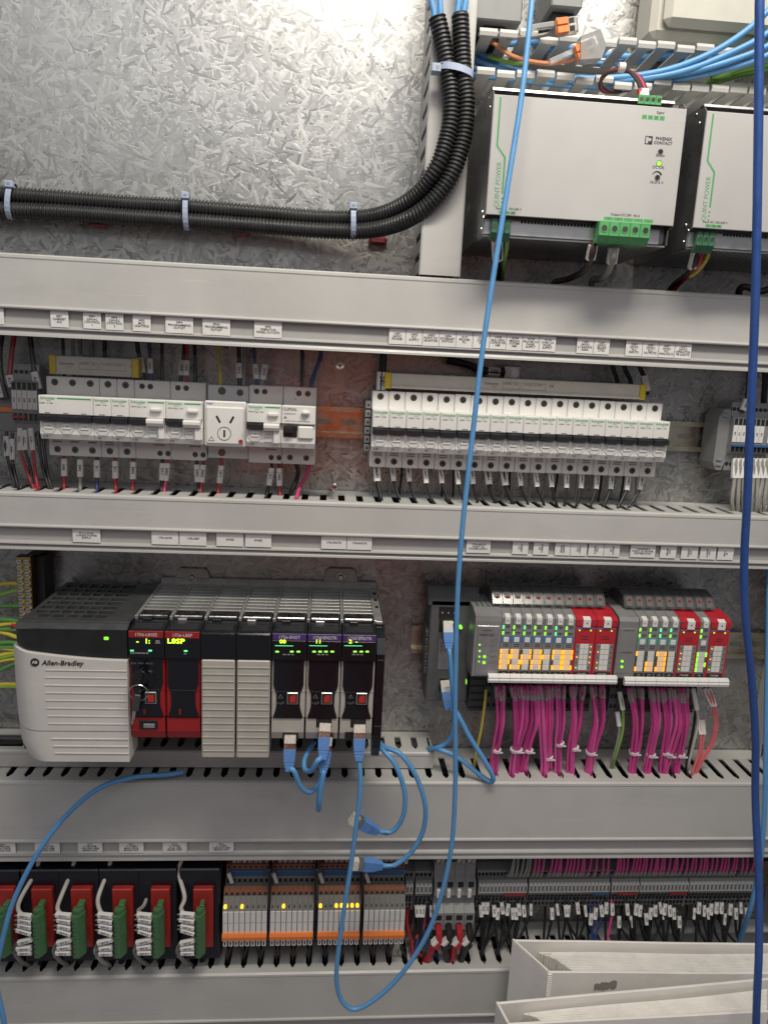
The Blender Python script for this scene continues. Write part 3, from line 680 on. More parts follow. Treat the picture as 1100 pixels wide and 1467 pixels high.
above = [(90, 'wire_brown', 2, 0), (104, 'wire_grey', 2, 0), (115, 'wire_grey', 1, 1), (131, 'wire_grey', 1, 0), (150, 'wire_black', 0, 0), (197, 'wire_black', 8, 1), (214, 'wire_blue', 2, 1), (232, 'wire_black', 0, 0), (264, 'wire_black', -5, 1), (268, 'wire_red', -1, 1), (279, 'wire_black', 1, 0),
         (313, 'wire_yellow', 3, 0), (342, 'wire_black', 1, 1), (351, 'wire_grey', -2, 0), (364, 'wire_blue', 4, 1), (383, 'wire_grey', -7, 1), (433, 'wire_black', -1, 0), (459, 'wire_blue', -14, 0)]
for i, (px, mt, sh, sl) in enumerate(above):
    y0 = 478 + px*.052; dd = random.uniform(20, 32)
    px_wire([(px-1, y0-12, dd+4), (px, y0+8, dd+2), (px+sh*.6, y0+32, dd), (px+sh, y0+52, dd+2), (px+sh, y0+70, dd+2)], 2.0 + random.uniform(-.2, .4), mt, '%s wire, %s from the left above the left breakers' % (mt[5:], ORD[i]), ((.42, .68),) if sl else (), G, sl_text='N%02d' % i)
G2 = 'wires above the long breaker row'
px_wire([(549, 505, 40), (548, 525, 40), (546, 548, 40), (546, 566, 40)], 4.2, 'wire_black', 'thick black cable with white marker above the first breaker of the long row', ((.45, .85),), G2, sl_text='24V')
t = px_wire([(640, 516, 24), (668, 522, 26), (690, 530, 26), (708, 533, 24), (722, 533, 22)], 4.2, 'wire_black', 'thick black cable running to the lug above the long busbar', ((.62, .86),), G2, sl_text='100')
x, z = at(733, 534, 22)
t = thing('cable_lug', (x, 8, z-8), 'zinc cable lug bolted above the long busbar', 'lug'); MB().box(x-9, x+10, 18, 22, z-8, z+8, 1).build('lug_plate', 'steel', t); MB().cyl(x+1, z, 6, 22, 23.5, 18).cyl(x+1, z, 4, 23.5, 27, 6).build('bolt', 'zinc_screw', t)
for i, (a, b, s) in enumerate(((876, 884, 0), (893, 903, 0), (915, 925, 1))):
    px_wire([(a, 518, 30), (a+3, 530, 30), (b, 545, 32), (b+2, 566, 34)], 2.6, 'wire_black', 'black wire above the right end of the long busbar, %s of three' % ORD[i], ((.55, .9),) if s else (), G2)

# ------------------------------------------------------------------ terminal blocks on the breaker rail
def slice_block(x, w, zs, d, mat, label, group, tag=None, holes=4, step=None):
    """one thin terminal slice seen from the front: stepped body, square and round openings, marker tag"""
    z0, z1 = zs; h = z1-z0; t = thing('terminal_block', (x, 0, z0), label, 'terminal', group)
    c = (z0+z1)/2; hw = w/2-.12
    MB().prx([(4, c-h*.32), (4, c+h*.32), (d-16, z1), (d-9, z1), (d-7, c+h*.30), (d, c+h*.26), (d, c-h*.20), (d-7, c-h*.26), (d-9, z0), (d-16, z0)], x-hw, x+hw).build('housing', mat, t)
    for k, (zz, dd) in enumerate(((z1-h*.10, d-8), (c+h*.225, d+.05), (c-h*.165, d+.05), (z0+h*.10, d-8))):
        if k in (0, 3): MB().cyl(x, zz, hw*.86, dd-1.2, dd+.25, 10).build('wire_entry', 'hole', t)
        else: MB().box(x-hw*.72, x+hw*.72, dd-.5, dd+.15, zz-h*.045, zz+h*.045).build('release_slot', 'hole', t)
    if tag:
        g = MB().box(x-hw*.92, x+hw*.92, d-.6, d+.9, c-h*.07, c+h*.17, .2).build('marker', 'white_label', t)
        txt(tag, x, d+1, c+h*.05, w*.52, 'print_black', g, rot=90, bold=.03, fit=h*.22)
    return t
zc = -39.6
tx = [at(p, 590, 46)[0] for p in (21.5, 29, 36.5, 44, 51)]
for i, x in enumerate(tx):
    slice_block(x, 5.5, (-72, 10), 46, 'terminal_grey', 'grey terminal slice left of the breakers, %s from the left' % ORD[i], 'terminals left of the breakers', ['A12', 'A12', 'B01', 'B02', 'B02'][i])
MB().box(tx[0]-2, tx[2]+1, 47.1, 49, -46, -43, .4).build('jumper_bar', 'brick_red', None, 'short red jumper bar across the terminals left of the breakers', 'jumper')
x0, z0 = at(0, 592, 30)
MB().box(-60, tx[0]-4, 10, 34, -62, -14, 1).build('terminal_block_edge', 'terminal_grey', None, 'grey terminal block cut off by the left picture edge', 'terminal')
for i, (x, lab) in enumerate(((12, 'orange jumper bar at the left picture edge'),)):
    MB().box(-30, tx[0]-6, 33, 36.5, -41, -36, .5).build('jumper_bar', 'orange', None, lab, 'jumper')
lw = [((10, 618), (8, 640), (14, 668), (22, 700), 'wire_black', .12), ((18, 620), (17, 646), (20, 672), (27, 702), 'wire_black', .12), ((29, 612), (28, 640), (38, 672), (50, 704), 'wire_red', .04), ((36, 615), (35, 640), (44, 672), (47, 704), 'wire_black', .04), ((44, 612), (47, 640), (50, 672), (55, 704), 'wire_red', .04), ((54, 618), (57, 645), (63, 676), (72, 704), 'wire_black', 0), ((60, 618), (64, 645), (68, 676), (76, 706), 'wire_black', 0)]
for i, (a, b, c, e, mt, s) in enumerate(lw):
    px_wire([a+(38,), b+(44,), c+(48,), e+(54,), (e[0]+2, e[1]+14, 50)], 1.7, mt, '%s wire under the terminals left of the breakers, %s from the left' % (mt[5:], ORD[i]), ((s, s+.26),) if s else (), G, sl_text='A12')
lw = [((21, 478), (17, 505), (14, 540), (18, 556), 'wire_red', 1), ((43, 480), (46, 505), (50, 535), (56, 560), 'wire_black', 1), ((3, 478), (0, 510), (3, 545), (10, 572), 'wire_black', 0), ((-4, 490), (-8, 520), (-2, 550), (2, 572), 'wire_black', 1)]
for i, (a, b, c, e, mt, s) in enumerate(lw):
    px_wire([a+(36,), b+(34,), c+(38,), e+(40,)], 2.6, mt, '%s wire above the terminals left of the breakers, %s of four' % (mt[5:], ORD[i]), ((.66, .95),) if s else (), G, sl_text='A11')
# right terminals
xs = [at(p, 620, 46)[0] for p in (1052.5, 1058.8, 1065, 1071.5, 1078, 1084.3, 1090.6, 1097, 1103)]
for i, x in enumerate(xs):
    slice_block(x, 5.4, (-74, 4), 46, 'terminal_grey', 'grey terminal slice right of the breakers, %s from the left' % ORD[i], 'terminals right of the breakers', '%d' % (150+i) if i != 7 else None)
MB().box(xs[0]-3, xs[-1]+3, 47, 49.6, -45.4, -42.4, .4).build('jumper_bar', 'blue_bar', None, 'blue jumper bar across the terminals right of the breakers', 'jumper')
xa = at(1022, 620, 30)[0]; xb = at(1046, 620, 40)[0]
t = thing('end_bracket', ((xa+xb)/2, 0, -80), 'grey notched end bracket left of the right-hand terminals', 'end clamp')
MB().prd([(xa, -66), (xa+4, -74), (xb-4, -74), (xb, -62), (xb+4, -56), (xb+4, -48), (xb, -44), (xb+1, -28), (xb+5, -24), (xb+5, -14), (xb, -8), (xb-3, -4), (xa+6, -4), (xa, -14)], 6, 38).build('body', 'terminal_grey', t)
for zz in (-68, -62, -12, -7): MB().box(xa+3, xb-5, 37.9, 39.5, zz-1.2, zz+1.2, .3).build('rib', 'terminal_grey', t)
for zz in (-59, -46, -19): MB().box(xb-1, xb+2.4, 37.9, 38.2, zz-2, zz+2).build('hole', 'hole', t)
for i, x in enumerate(xs):
    px, = [1052.5+6.3*i]
    px_wire([(px, 652, 36), (px+1, 662, 42), (px-1+i*.4, 690, 46), (px-4 + (i % 3)*2, 718, 52), (px-2, 738, 48)], 2.2, 'wire_grey', 'grey wire with white marker under the right-hand terminals, %s from the left' % ORD[i], ((.18, .46),), 'grey wires under the right-hand terminals', sl_text='151')
px_wire([(1072, 512, 40), (1072, 540, 40), (1070, 570, 40), (1063, 590, 42)], 2.2, 'wire_black', 'black wire with white marker entering the right-hand terminals from above', ((.7, .95),), sl_text='150')
px_wire([(1094, 512, 20), (1096, 545, 22), (1094, 580, 22), (1099, 604, 24)], 3.4, 'wire_black', 'dark cable behind the thick blue cable above the right-hand terminals')
# ------------------------------------------------------------------ controller rack
ZTOP = -236.5
# rack chassis with vented top
t = thing('controller_chassis', (306, 0, -376), 'black and steel controller rack chassis with vented top and two mounting ears', 'rack')
MB().box(181, 434, 3, 6, -372, -229, .5).build('back_sheet', 'rack_steel', t)
MB().box(181.5, 426.5, 8, 112, -372, -262, 1).build('card_cage', 'black_plastic', t)
for k in range(8):
    x = 181.5 + 35*k
    MB().box(x-1.6, x+1.6, 6.2, 118, -240, ZTOP+.4, .4).build('top_bar', 'rack_steel', t)
MB().box(181, 434, 6.1, 13, -239, ZTOP+.2, .4).build('rear_bar', 'rack_steel', t)
first = None
for k in range(7):
    for j in range(8):
        x = 183.3 + 35*k; d = 17 + j*10.6
        if first is None: first = MB().box(x, x+31.4, d, d+4.6, -239.4, ZTOP, .3).build('slat', 'rack_steel', t)
        else: o = first.copy(); COL.objects.link(o); o.parent = t; o.location = (35*k*.001, -(j*10.6)*.001, 0)
    MB().box(x+1, x+30, 101, 118, -239, ZTOP+1.4, .8).build('front_clip', 'steel', t)
    MB().box(x+6, x+15, 118.1, 124, -241, ZTOP+.2, .5).build('latch', 'aluminium' if k % 2 else 'black_plastic', t)
for px in (275, 488):
    x, z = at(px, 827, 6)
    e = MB().prd([(x-22, ZTOP), (x-18, z+6), (x-14, z+10), (x+14, z+10), (x+18, z+6), (x+22, ZTOP)], 2, 4.6).build('mounting_ear', 'rack_steel', t)
    MB().cyl(x, z, 5.2, 4.7, 7, 18).cyl(x, z, 4, 7, 9, 18, 2.4).build('screw', 'zinc_screw', e)
for q in range(3): MB().box(428.6, 432, 22+24*q, 30+24*q, ZTOP-.2, ZTOP+.3).build('notch', 'hole', t)
MB().box(426.6, 434, 12.9, 120, -240, ZTOP, .5).build('top_edge', 'rack_steel', t)
# black end cap on the right side
MB().prx([(10, -241), (120, -241), (140, -247), (147, -262), (147, -352), (143, -368), (134, -382), (124, -384), (116, -374), (10, -374)], 427.3, 435.6).build('end_plate', 'black_gloss', t)
MB().box(428, 435, 146.9, 147.6, -268.5, -267.5).box(428, 435, 146.9, 147.6, -341.5, -340.5).build('seam', 'charcoal', t)

# rack power supply
t = thing('rack_power_supply', (127, 5, -381), 'rack power supply with off-white ribbed door and black vented top', 'power supply')
xl0, xr0 = 70.5, 180.3
MB().box(xl0+1, xr0, 6, 138, -376, -246, 2).build('body', 'black_plastic', t)
def loft(zs, xl, xr, df, back, nx=14):
    """front surface with a rounded left side, closed to a flat back"""
    m = MB(); vs = []; fs = []; nz = len(zs)
    for zf in zs:
        for i in range(nx+1):
            u = i/nx; l = xl(zf(0)); x = l + (xr-l)*u**1.5
            z = zf(u); vs.append((x, df(x, l), z))
    for j in range(nz-1):
        for i in range(nx): fs.append((j*(nx+1)+i, j*(nx+1)+i+1, (j+1)*(nx+1)+i+1, (j+1)*(nx+1)+i))
    m.add(vs, fs, True)
    n0 = len(vs); B = [(x, back, z) for x, d, z in vs]
    rim = [i for i in range(nx+1)] + [j*(nx+1)+nx for j in range(1, nz)] + [(nz-1)*(nx+1)+i for i in range(nx-1, -1, -1)] + [j*(nx+1) for j in range(nz-2, 0, -1)]
    A = [vs[i] for i in rim]; Bk = [B[i] for i in rim]; n = len(A)
    m.add(A + Bk, [(i, (i+1) % n, n+(i+1) % n, n+i) for i in range(n)])
    m.add(Bk, [tuple(range(n))])
    return m
def dfr(base, rad, dep):
    return lambda x, l: base - dep*max(0, (l+rad-x)/rad)**2.2
wave = lambda u: -262.5 - 9.0*(3*u*u-2*u**3)
xlf = lambda z: 66.8 + 1.2*max(0, (-300-z)/40)**1.7 + (4.5*((-360-z)/20)**2 if z < -360 else 0)
zz = [lambda u, k=k: wave(u) + (-346.6-wave(u))*k for k in [i/10 for i in range(11)]]
loft(zz, xlf, xr0+.6, dfr(151.5, 26, 16), 120).build('door', 'plc_white', t)
zz = [lambda u, k=k: -347.8 - 32.6*k for k in [i/8 for i in range(9)]]
loft(zz, xlf, xr0+.6, dfr(151.3, 26, 16), 120).build('door_lower', 'plc_white', t)
zz = [lambda u, k=k: -241 + (wave(u)+2+241)*k for k in [i/6 for i in range(7)]]
loft(zz, lambda z: 69, xr0, dfr(147, 20, 14), 110).build('black_front', 'black_plastic', t)
MB().prx([(136, -241.5), (147, -241.4), (140, ZTOP-.5), (120, ZTOP-.5)], 73, xr0).build('front_edge', 'charcoal', t)
zr = [at(150, 830 + y/5.24, 152)[1] for y in (690, 745, 803, 860, 917, 975, 1033, 1090, 1203, 1258, 1311)]
for i, z in enumerate(zr):
    xs_ = at((340+ (0, 0, 0, 5, 5, 10, 18, 25, 45, 58, 70)[i])/5.24, 830 + 700/5.24 + i*11, 152)[0]
    MB().prx([(151, z+.5), (152.2, z+.35), (152.1, z-.35), (151, z-.5)], xs_, xr0).build('rib', 'plc_white', t)
MB().box(xl0+4, xr0, 8, 130, -247, -243, .5).build('vent_floor', 'hole', t)
b = MB()
b.box(xl0+4, xl0+9, 8, 136, -243, ZTOP, .5); b.box(156, xr0, 8, 136, -243, ZTOP, .5); b.box(xl0+9, 156, 8, 14, -243, ZTOP, .4); b.box(xl0+9, 156, 112, 136, -243, ZTOP-.2, .4); b.build('vent_frame', 'charcoal', t)
for k in range(1, 6): MB().box(xl0+8+k*12.2, xl0+10.6+k*12.2, 14, 112, -242, ZTOP-.1, .3).build('vent_bar', 'charcoal', t)
for k in range(1, 7): MB().box(xl0+9, 156, 13+k*14.4, 16.4+k*14.4, -242, ZTOP-.2, .3).build('vent_bar', 'charcoal', t)
for k in range(5): MB().box(xl0+16+k*14, xl0+27+k*14, 118, 126, -240, ZTOP+.05, .4).build('vent_hole', 'hole', t)
x, z = at(152, 915, 148); MB().box(x-2.3, x+2.3, 147, 148.4, z-1.6, z+1.6, .8).build('status_light', 'led_green', t)
x, z = at(51, 948, 150); MB().cyl(x, z, 4.2, 148, 152.1, 20).build('logo_disc', 'print_black', t); txt('AB', x, 152.2, z+.1, 4, 'print_white', t, bold=.04)
x, z = at(90, 950.5, 152); txt('Allen-Bradley', x, 152.0, z, 7.2, 'print_black', t, bold=.025, shear=.2, fit=41)

def module_top(t, x0, mat='black_plastic', lip='charcoal'):
    g = .5
    MB().prx([(112, ZTOP-3), (132, ZTOP-3), (146.5, -241), (149, -242), (149, -269), (112, -269)], x0+g, x0+35-g).build('head', mat, t)
    for k in range(3): MB().box(x0+4, x0+31, 133.2+k*3.6, 134.6+k*3.6, -241.3-k*.5+1.4, -239.2-k*.62+1.0).build('vent_slat', lip, t)
def led_row(t, y, xs, mat, w=1.8, h=.9, d=149.5):
    for px in xs:
        x, z = at(px, y, d); MB().box(x-w, x+w, d-.6, d+.2, z-h, z+h, .4).build('status_light', mat, t)
def bell(x0, zt, zb, d, parent, mat, i=2.3):
    x1 = x0+35
    pr = [(x0+i, zt), (x1-i, zt), (x1-i, zt-26), (x1-i-1.4, zt-31), (x1-i-3.2, zt-36), (x1-i-3.4, zb+14), (x1-i-2.4, zb+8), (x1-i-.4, zb+2), (x1-i-.4, zb), (x0+i+.4, zb), (x0+i+.4, zb+2), (x0+i+2.4, zb+8), (x0+i+3.4, zb+14), (x0+i+3.2, zt-36), (x0+i+1.4, zt-31), (x0+i, zt-26)]
    return MB().prd(pr, d-2, d).build('door', mat, parent)
def card(k, label, side, strip, code, low=None, bottom=-357.5):
    x0 = 181.5 + 35*k
    t = thing('controller_module', (x0+17.5, 10, bottom), label, 'module', 'cards in the controller rack')
    MB().box(x0+.4, x0+34.6, 20, 118, -356, -262, .5).build('case', 'black_plastic', t)
    module_top(t, x0)
    MB().box(x0+.8, x0+34.2, 148.5, 149.6, -247.4, -240.6, .3).build('name_strip', strip, t)
    txt(code, x0+17.5, 149.75, -244.2, 4.6, 'print_white', t, bold=.01, fit=24)
    MB().box(x0+.8, x0+34.2, 118, 149.3, -269, -247.6, .5).build('display_panel', 'black_gloss', t)
    MB().box(x0+.5, x0+34.5, 118, 146, -333.6, -269.4, 1.2).build('front', side, t)
    MB().prx([(118, -334), (146, -334), (146, -349), (143, bottom), (118, bottom)], x0+1, x0+34).build('lower_front', low or side, t)
    MB().box(x0+.6, x0+34.4, 145.5, 146.4, -303.6, -302.8).build('seam', low or side, t)
    d = bell(x0, -270, -332.4, 147.4, t, 'black_gloss')
    MB().box(x0+4.6, x0+30.4, 147.2, 147.7, -303.5, -303).build('seam_line', 'charcoal', d)
    return t, x0
def usb(t, x0, px, py):
    x, z = at(px, py, 148)
    f_ = MB().box(x-5.6, x+5.6, 147, 148.6, z-6.4, z+6.4, .5).build('socket_frame', 'aluminium', t)
    MB().box(x-4.6, x+4.6, 148.5, 148.9, z-5.2, z+5.2, .4).build('socket_mouth', 'hole', f_)
    MB().prd([(x-2.8, z-3.8), (x+3.4, z-3.8), (x+3.4, z+3.8), (x-1.4, z+3.8), (x-2.8, z+2)], 148.6, 149.4).build('socket_core', 'keyed_red', f_)
def warn(t, px, py, d=147.6):
    x, z = at(px, py, d)
    k = MB(); k.prd([(x-2.6, z-2), (x+2.6, z-2), (x, z+2.4)], d-.1, d+.05); k.build('warning_mark', 'print_grey', t)
    MB().prd([(x-1.6, z-1.5), (x+1.6, z-1.5), (x, z+1.2)], d, d+.1).build('warning_mark', 'black_gloss', t)
    MB().box(x-4, x+4, d-.1, d+.06, z-7.5, z-7.1).box(x+1.5, x+3.5, d-.1, d+.06, z-6.4, z-6).box(x-1, x+1.4, d-.1, d+.06, z-8.7, z-8.3).build('usb_mark', 'print_grey', t)
def disp(t, s, px, py, size=6.4, wide=1.1):
    x, z = at(px, py, 149.6); txt(s, x, 149.7, z, size, 'led_display', t, bold=.03, wide=wide)
# safety controller with key
t, x0 = card(0, 'red safety controller module with a key in its switch', 'plc_red', 'plc_red', '1756-L81ES')
disp(t, '-', 197, 919, 7); disp(t, '1:', 211, 919, 7)
led_row(t, 932.5, (189, 215), 'led_mint'); 
x, z = at(200, 936, 149.6); txt('RUN FORCE SD OK', x, 149.6, z, 2.0, 'print_white', t, fit=22)
x, z = at(226, 920, 149.6); txt('NET\nLINK', x, 149.6, z, 2.2, 'print_white', t)
x, z = at(203, 951, 148); txt('RUN   REM   PROG', x, 147.6, z, 2.6, 'print_grey', t, fit=25)
x, z = at(200, 972, 148); MB().cyl(x, z, 8.4, 147.3, 149.4, 24, 7.6).build('key_switch', 'black_plastic', t)
usb(t, x0, 216, 1000); x, z = at(207, 1020, 147.6); MB().box(x-.8, x+.8, 147.3, 148, z-2.6, z+2.6).build('tab', 'plc_red', t)
x, z = at(213, 1038, 146.5); sk = MB().box(x-9, x+9, 145.9, 147, z-5.4, z+4.6, .4).build('network_socket', 'hole', t); MB().box(x-5, x+6, 146.9, 147.3, z-3.6, z+.8, .4).build('socket_contacts', 'aluminium', sk)
# key with ring
x, z = at(200, 968, 152)
t = thing('key', (x, 150, z-28), 'black-headed key with a wire ring hanging from the safety controller', 'key')
MB().box(x-1.2, x+1.2, 147, 162, z-4, z+4, .4).build('blade_in_lock', 'steel', t)
MB().prd([(x-4.6, z+4), (x-2, z+8), (x+3.4, z+8), (x+5, z+4), (x+2.2, z-14), (x-2.4, z-14)], 158, 163).build('key_head', 'black_plastic', t)
k = MB(); xr_, zr_ = at(198, 994, 164); pts = [(xr_+9*math.cos(2*math.pi*i/24), 162+2*math.sin(2*math.pi*i/24), zr_+9*math.sin(2*math.pi*i/24)) for i in range(25)]; k.tube(pts, .5, 6, 1); k.build('key_ring', 'zinc_screw', t)
x, z = at(195, 1008, 164); k = MB(); g = k.mark(); k.box(x-3.2, x+3.2, 161, 164, z-9, z+9, 1); k.xf(g, Matrix.Rotation(R(9), 3, 'Y'), (x, 162, z)); k.build('spare_key_head', 'charcoal', t)
x, z = at(190.5, 1028, 164); k = MB(); k.prd([(x-1.3, z-8), (x+.6, z-8), (x+.8, z-3), (x+1.8, z-1), (x+1.4, z+8), (x-1.4, z+8)], 161.8, 163); k.xf(0, Matrix.Rotation(R(9), 3, 'Y'), (x, 162, z)); k.build('spare_key_blade', 'zinc_screw', t)
# safety partner
t, x0 = card(1, 'red safety partner module showing a four-character code', 'plc_red', 'plc_red', '1756-L8SP')
disp(t, 'L8SP', 252, 919, 7, 1.25); led_row(t, 933, (266,), 'led_mint'); x, z = at(265, 937, 149.6); txt('OK', x, 149.6, z, 1.8, 'print_white', t)
x, z = at(258, 1020, 147.6); MB().box(x-.8, x+.8, 147.3, 148, z-3, z+3).build('tab', 'plc_red', t)
# blanks
def blank(k, label):
    x0 = 181.5 + 35*k
    t = thing('blank_module', (x0+17.5, 10, -376.4), label, 'module', 'blank filler modules')
    MB().box(x0+.4, x0+34.6, 20, 118, -372, -262, .5).build('case', 'black_plastic', t); module_top(t, x0)
    MB().box(x0+.6, x0+34.4, 118, 149.6, -269, -241, 1.4).build('head_cover', 'black_gloss', t)
    MB().box(x0+1, x0+34, 118, 150, -376.4, -269.4, 1.2).build('front', 'plc_beige', t)
    for j in range(13):
        z = -277 - j*7.6
        MB().prx([(149.5, z+.5), (150.8, z+.35), (150.7, z-.35), (149.5, z-.5)], x0+2, x0+33.4).build('rib', 'plc_beige', t)
blank(2, 'left blank filler module with ribbed beige front'); blank(3, 'right blank filler module with ribbed beige front')
# ethernet cards
ec = [('EN2T', 4, '00', 407, [397, 418, 427.5]), ('EN2TR', 5, '11', 456, [450, 458.5, 467, 476]), ('EN2TR', 6, '2  -', 506, [508.5, 517.5, 526])]
for (cd_, k, s, px, leds) in ec:
    lab = ['beige ethernet module showing 00, left of the two twin-port ones', 'beige ethernet module showing 11 with two plugs', 'beige ethernet module at the right end with one plug on a long cable'][k-4]
    t, x0 = card(k, lab, 'plc_beige', 'purple', '1756-' + cd_, low='plc_beige')
    disp(t, s, px - (2 if k == 4 else 0), 919.5, 5.6, 1.15)
    x, z = at(px, 925.5, 149.6); MB().box(x-9, x+9, 149.4, 149.7, z-.2, z+.3).build('display_line', 'led_mint', t)
    led_row(t, 934, leds, 'led_green'); x, z = at(px+6, 938, 149.6); txt('LINK  NET  OK', x, 149.6, z, 1.7, 'print_white', t, fit=20)
    if k > 4: x, z = at(px+8, 913, 149.6); txt('2-PORT DLR', x, 149.65, z, 1.7, 'print_white', t)
    usb(t, x0, (419, 468, 518)[k-4], (1001, 1001, 1001.5)[k-4]); warn(t, (402, 452, 502.5)[k-4], 998)
    for (a, b) in {4: [(416, 1056)], 5: [(464, 1036), (466, 1056)], 6: [(513, 1036), (505, 1055)]}[k]:
        x, z = at(a, b, 146); MB().box(x-8, x+8, 145.6, 146.5, z-5, z+5, .4).build('network_socket', 'hole', t)

# ------------------------------------------------------------------ network plugs and patch cables
def plug(p, direc, label, boot=True, r=2.9, s=1.0, owner=None):
    """RJ45 plug: nose at p, body running along direc (x, d, z)"""
    p = Vector(p); t = Vector(direc).normalized(); v = Vector((0, 1, 0)); side = t.cross(v)
    if side.length < .2: side = Vector((1, 0, 0))
    side.normalize(); v = side.cross(t).normalized()
    T = lambda a, b, c: tuple(p + side*a*s + v*b*s + t*c*s)
    o = thing('network_plug', p, label, 'plug', 'blue network plugs') if owner is None else owner
    def bx(a, b, c0, c1, a2=None, b2=None):
        a2 = a if a2 is None else a2; b2 = b if b2 is None else b2
        q = [T(i*a, j*b, c0) for i, j in ((-1, -1), (1, -1), (1, 1), (-1, 1))]; w = [T(i*a2, j*b2, c1) for i, j in ((-1, -1), (1, -1), (1, 1), (-1, 1))]
        return MB()._ext(q, w)
    bx(5.8, 4, 0, 9).build('nose', 'plug_nose', o); bx(5.9, 4.2, 8, 15).build('shell', 'steel', o)
    b = bx(6.2, 5, 14, 24, 5.6, 4.8); b._ext([T(i*5.4, j*4.6, 24) for i, j in ((-1, -1), (1, -1), (1, 1), (-1, 1))], [T(i*3.4, j*3.2, 36) for i, j in ((-1, -1), (1, -1), (1, 1), (-1, 1))]); b.build('boot', 'boot_blue', o)
    for k in range(4):
        c = 24.5 + 3*k; f = 1 - .11*k
        bx(5.7*f, 4.9*f, c, c+1.5).build('boot_rib', 'boot_blue', o)
    return o, T(0, 0, 34)
def pxcable(pix, r, mat, label, name='patch_cable', n=10, group='blue network cables', sub=8):
    return MB().tube([P3(*q) if not isinstance(q, tuple) or len(q) == 3 and q[2] > -1 else q for q in pix], r, n, sub).build(name, mat, None, label, 'cable', group)
RC = 2.9
def cab(pts, r, mat, label, group='blue network cables', name='patch_cable', sub=8): return MB().tube(pts, r, 10, sub).build(name, mat, None, label, 'cable', group)
_, e1 = plug(P3(416, 1053, 147), (0, .35, -1), 'network plug in the left ethernet module')
_, e2 = plug(P3(466, 1036, 147), (-.05, .42, -1), 'upper network plug in the middle ethernet module')
_, e3 = plug(P3(468, 1056, 147), (-.08, .30, -1), 'lower network plug in the middle ethernet module')
_, e4 = plug(P3(515, 1038, 147), (0, .40, -1), 'network plug in the right ethernet module')
cab([e1, P3(421, 1105, 162), P3(431, 1128, 158), P3(444, 1135, 150), P3(457, 1122, 142), P3(463, 1095, 132), P3(464, 1070, 122)], 2.7, 'cable_sky', 'blue cable looping from the left ethernet module')
cab([e2, P3(455, 1090, 166), P3(446, 1104, 160), P3(437, 1103, 150), P3(436, 1090, 140), P3(442, 1076, 130), P3(450, 1064, 118)], 2.7, 'cable_sky', 'blue cable making a small loop from the upper plug of the middle ethernet module')
cab([e3, P3(463, 1110, 160), P3(459, 1135, 160), P3(457, 1155, 156), P3(456, 1158, 140), P3(457, 1120, 100)], 2.7, 'cable_blue', 'blue cable hanging straight down from the lower plug of the middle ethernet module')
# long cable in front of everything, from the top edge to the right ethernet module
cab([P3(766, -40, 150), P3(762, 0, 152), P3(748, 130, 160), P3(728, 260, 166), P3(706, 400, 170), P3(690, 510, 172), P3(675, 640, 172), P3(662, 760, 172), P3(655, 860, 170), P3(652, 1000, 168), P3(652, 1130, 166), P3(644, 1230, 165), P3(616, 1330, 165), P3(570, 1402, 165), P3(520, 1443, 165), P3(494, 1440, 165), P3(482, 1404, 165), P3(489, 1330, 165), P3(504, 1230, 165), P3(516, 1130, 164), e4], 2.5, 'cable_sky', 'long light blue cable from the top edge looping up to the right ethernet module')
# two loose plugs hanging at the front of the lower duct
_, e5 = plug(P3(503, 1172, 128), (1, -.1, -.62), 'loose network plug hanging in front of the lower duct')
_, e6 = plug(P3(503, 1238, 126), (1, -.1, -.14), 'loose network plug hanging at the edge above the relays')
cl5 = cab([P3(540, 1066, 100), P3(549, 1076, 118), P3(566, 1096, 126), P3(579, 1132, 128), P3(579, 1162, 128), P3(571, 1182, 126), P3(558, 1193, 124), e5], 2.7, 'cable_sky', 'blue cable of the upper loose plug curling from under the rack')
cl6 = cab([P3(538, 1058, 100), P3(550, 1070, 112), P3(575, 1082, 122), P3(597, 1115, 126), P3(609, 1155, 128), P3(606, 1190, 126), P3(590, 1220, 124), P3(565, 1240, 122), e6], 2.7, 'cable_sky', 'blue cable of the lower loose plug curling from under the rack')
def curve_text(obj, pts, s, at_mm, size, mat='print_black'):
    # lettering wrapped along a cable, on the side that faces out of the cabinet
    P = smooth_path(pts, 10); vs, fs = txt_geo(s, .02); cum = [0]
    for a, b in zip(P, P[1:]): cum.append(cum[-1]+(b-a).length)
    out = []
    for a, b, _ in vs:
        L = min(max(at_mm+a*size, .01), cum[-1]-.01); k = max(i for i in range(len(cum)) if cum[i] <= L); k = min(k, len(P)-2)
        t_ = (P[k+1]-P[k]).normalized(); p = P[k]+t_*(L-cum[k]); v = Vector((0, 1, 0)); v = (v-t_*v.dot(t_)).normalized(); sd = v.cross(t_)
        if sd.z < 0: sd = -sd
        an = b*size/2.7; out.append(tuple(p + sd*(2.75*math.sin(an)) + v*(2.8*math.cos(an))))
    MB().add(out, fs).build('lettering', mat, obj)
pp = [P3(579, 1162, 128), P3(571, 1182, 126), P3(558, 1193, 124), e5]
curve_text(cl5, pp[::-1], 'L002', 10, 4.2)
pp = [P3(590, 1220, 124), P3(565, 1240, 122), e6]
curve_text(cl6, pp[::-1], 'H025', 10, 4.2)
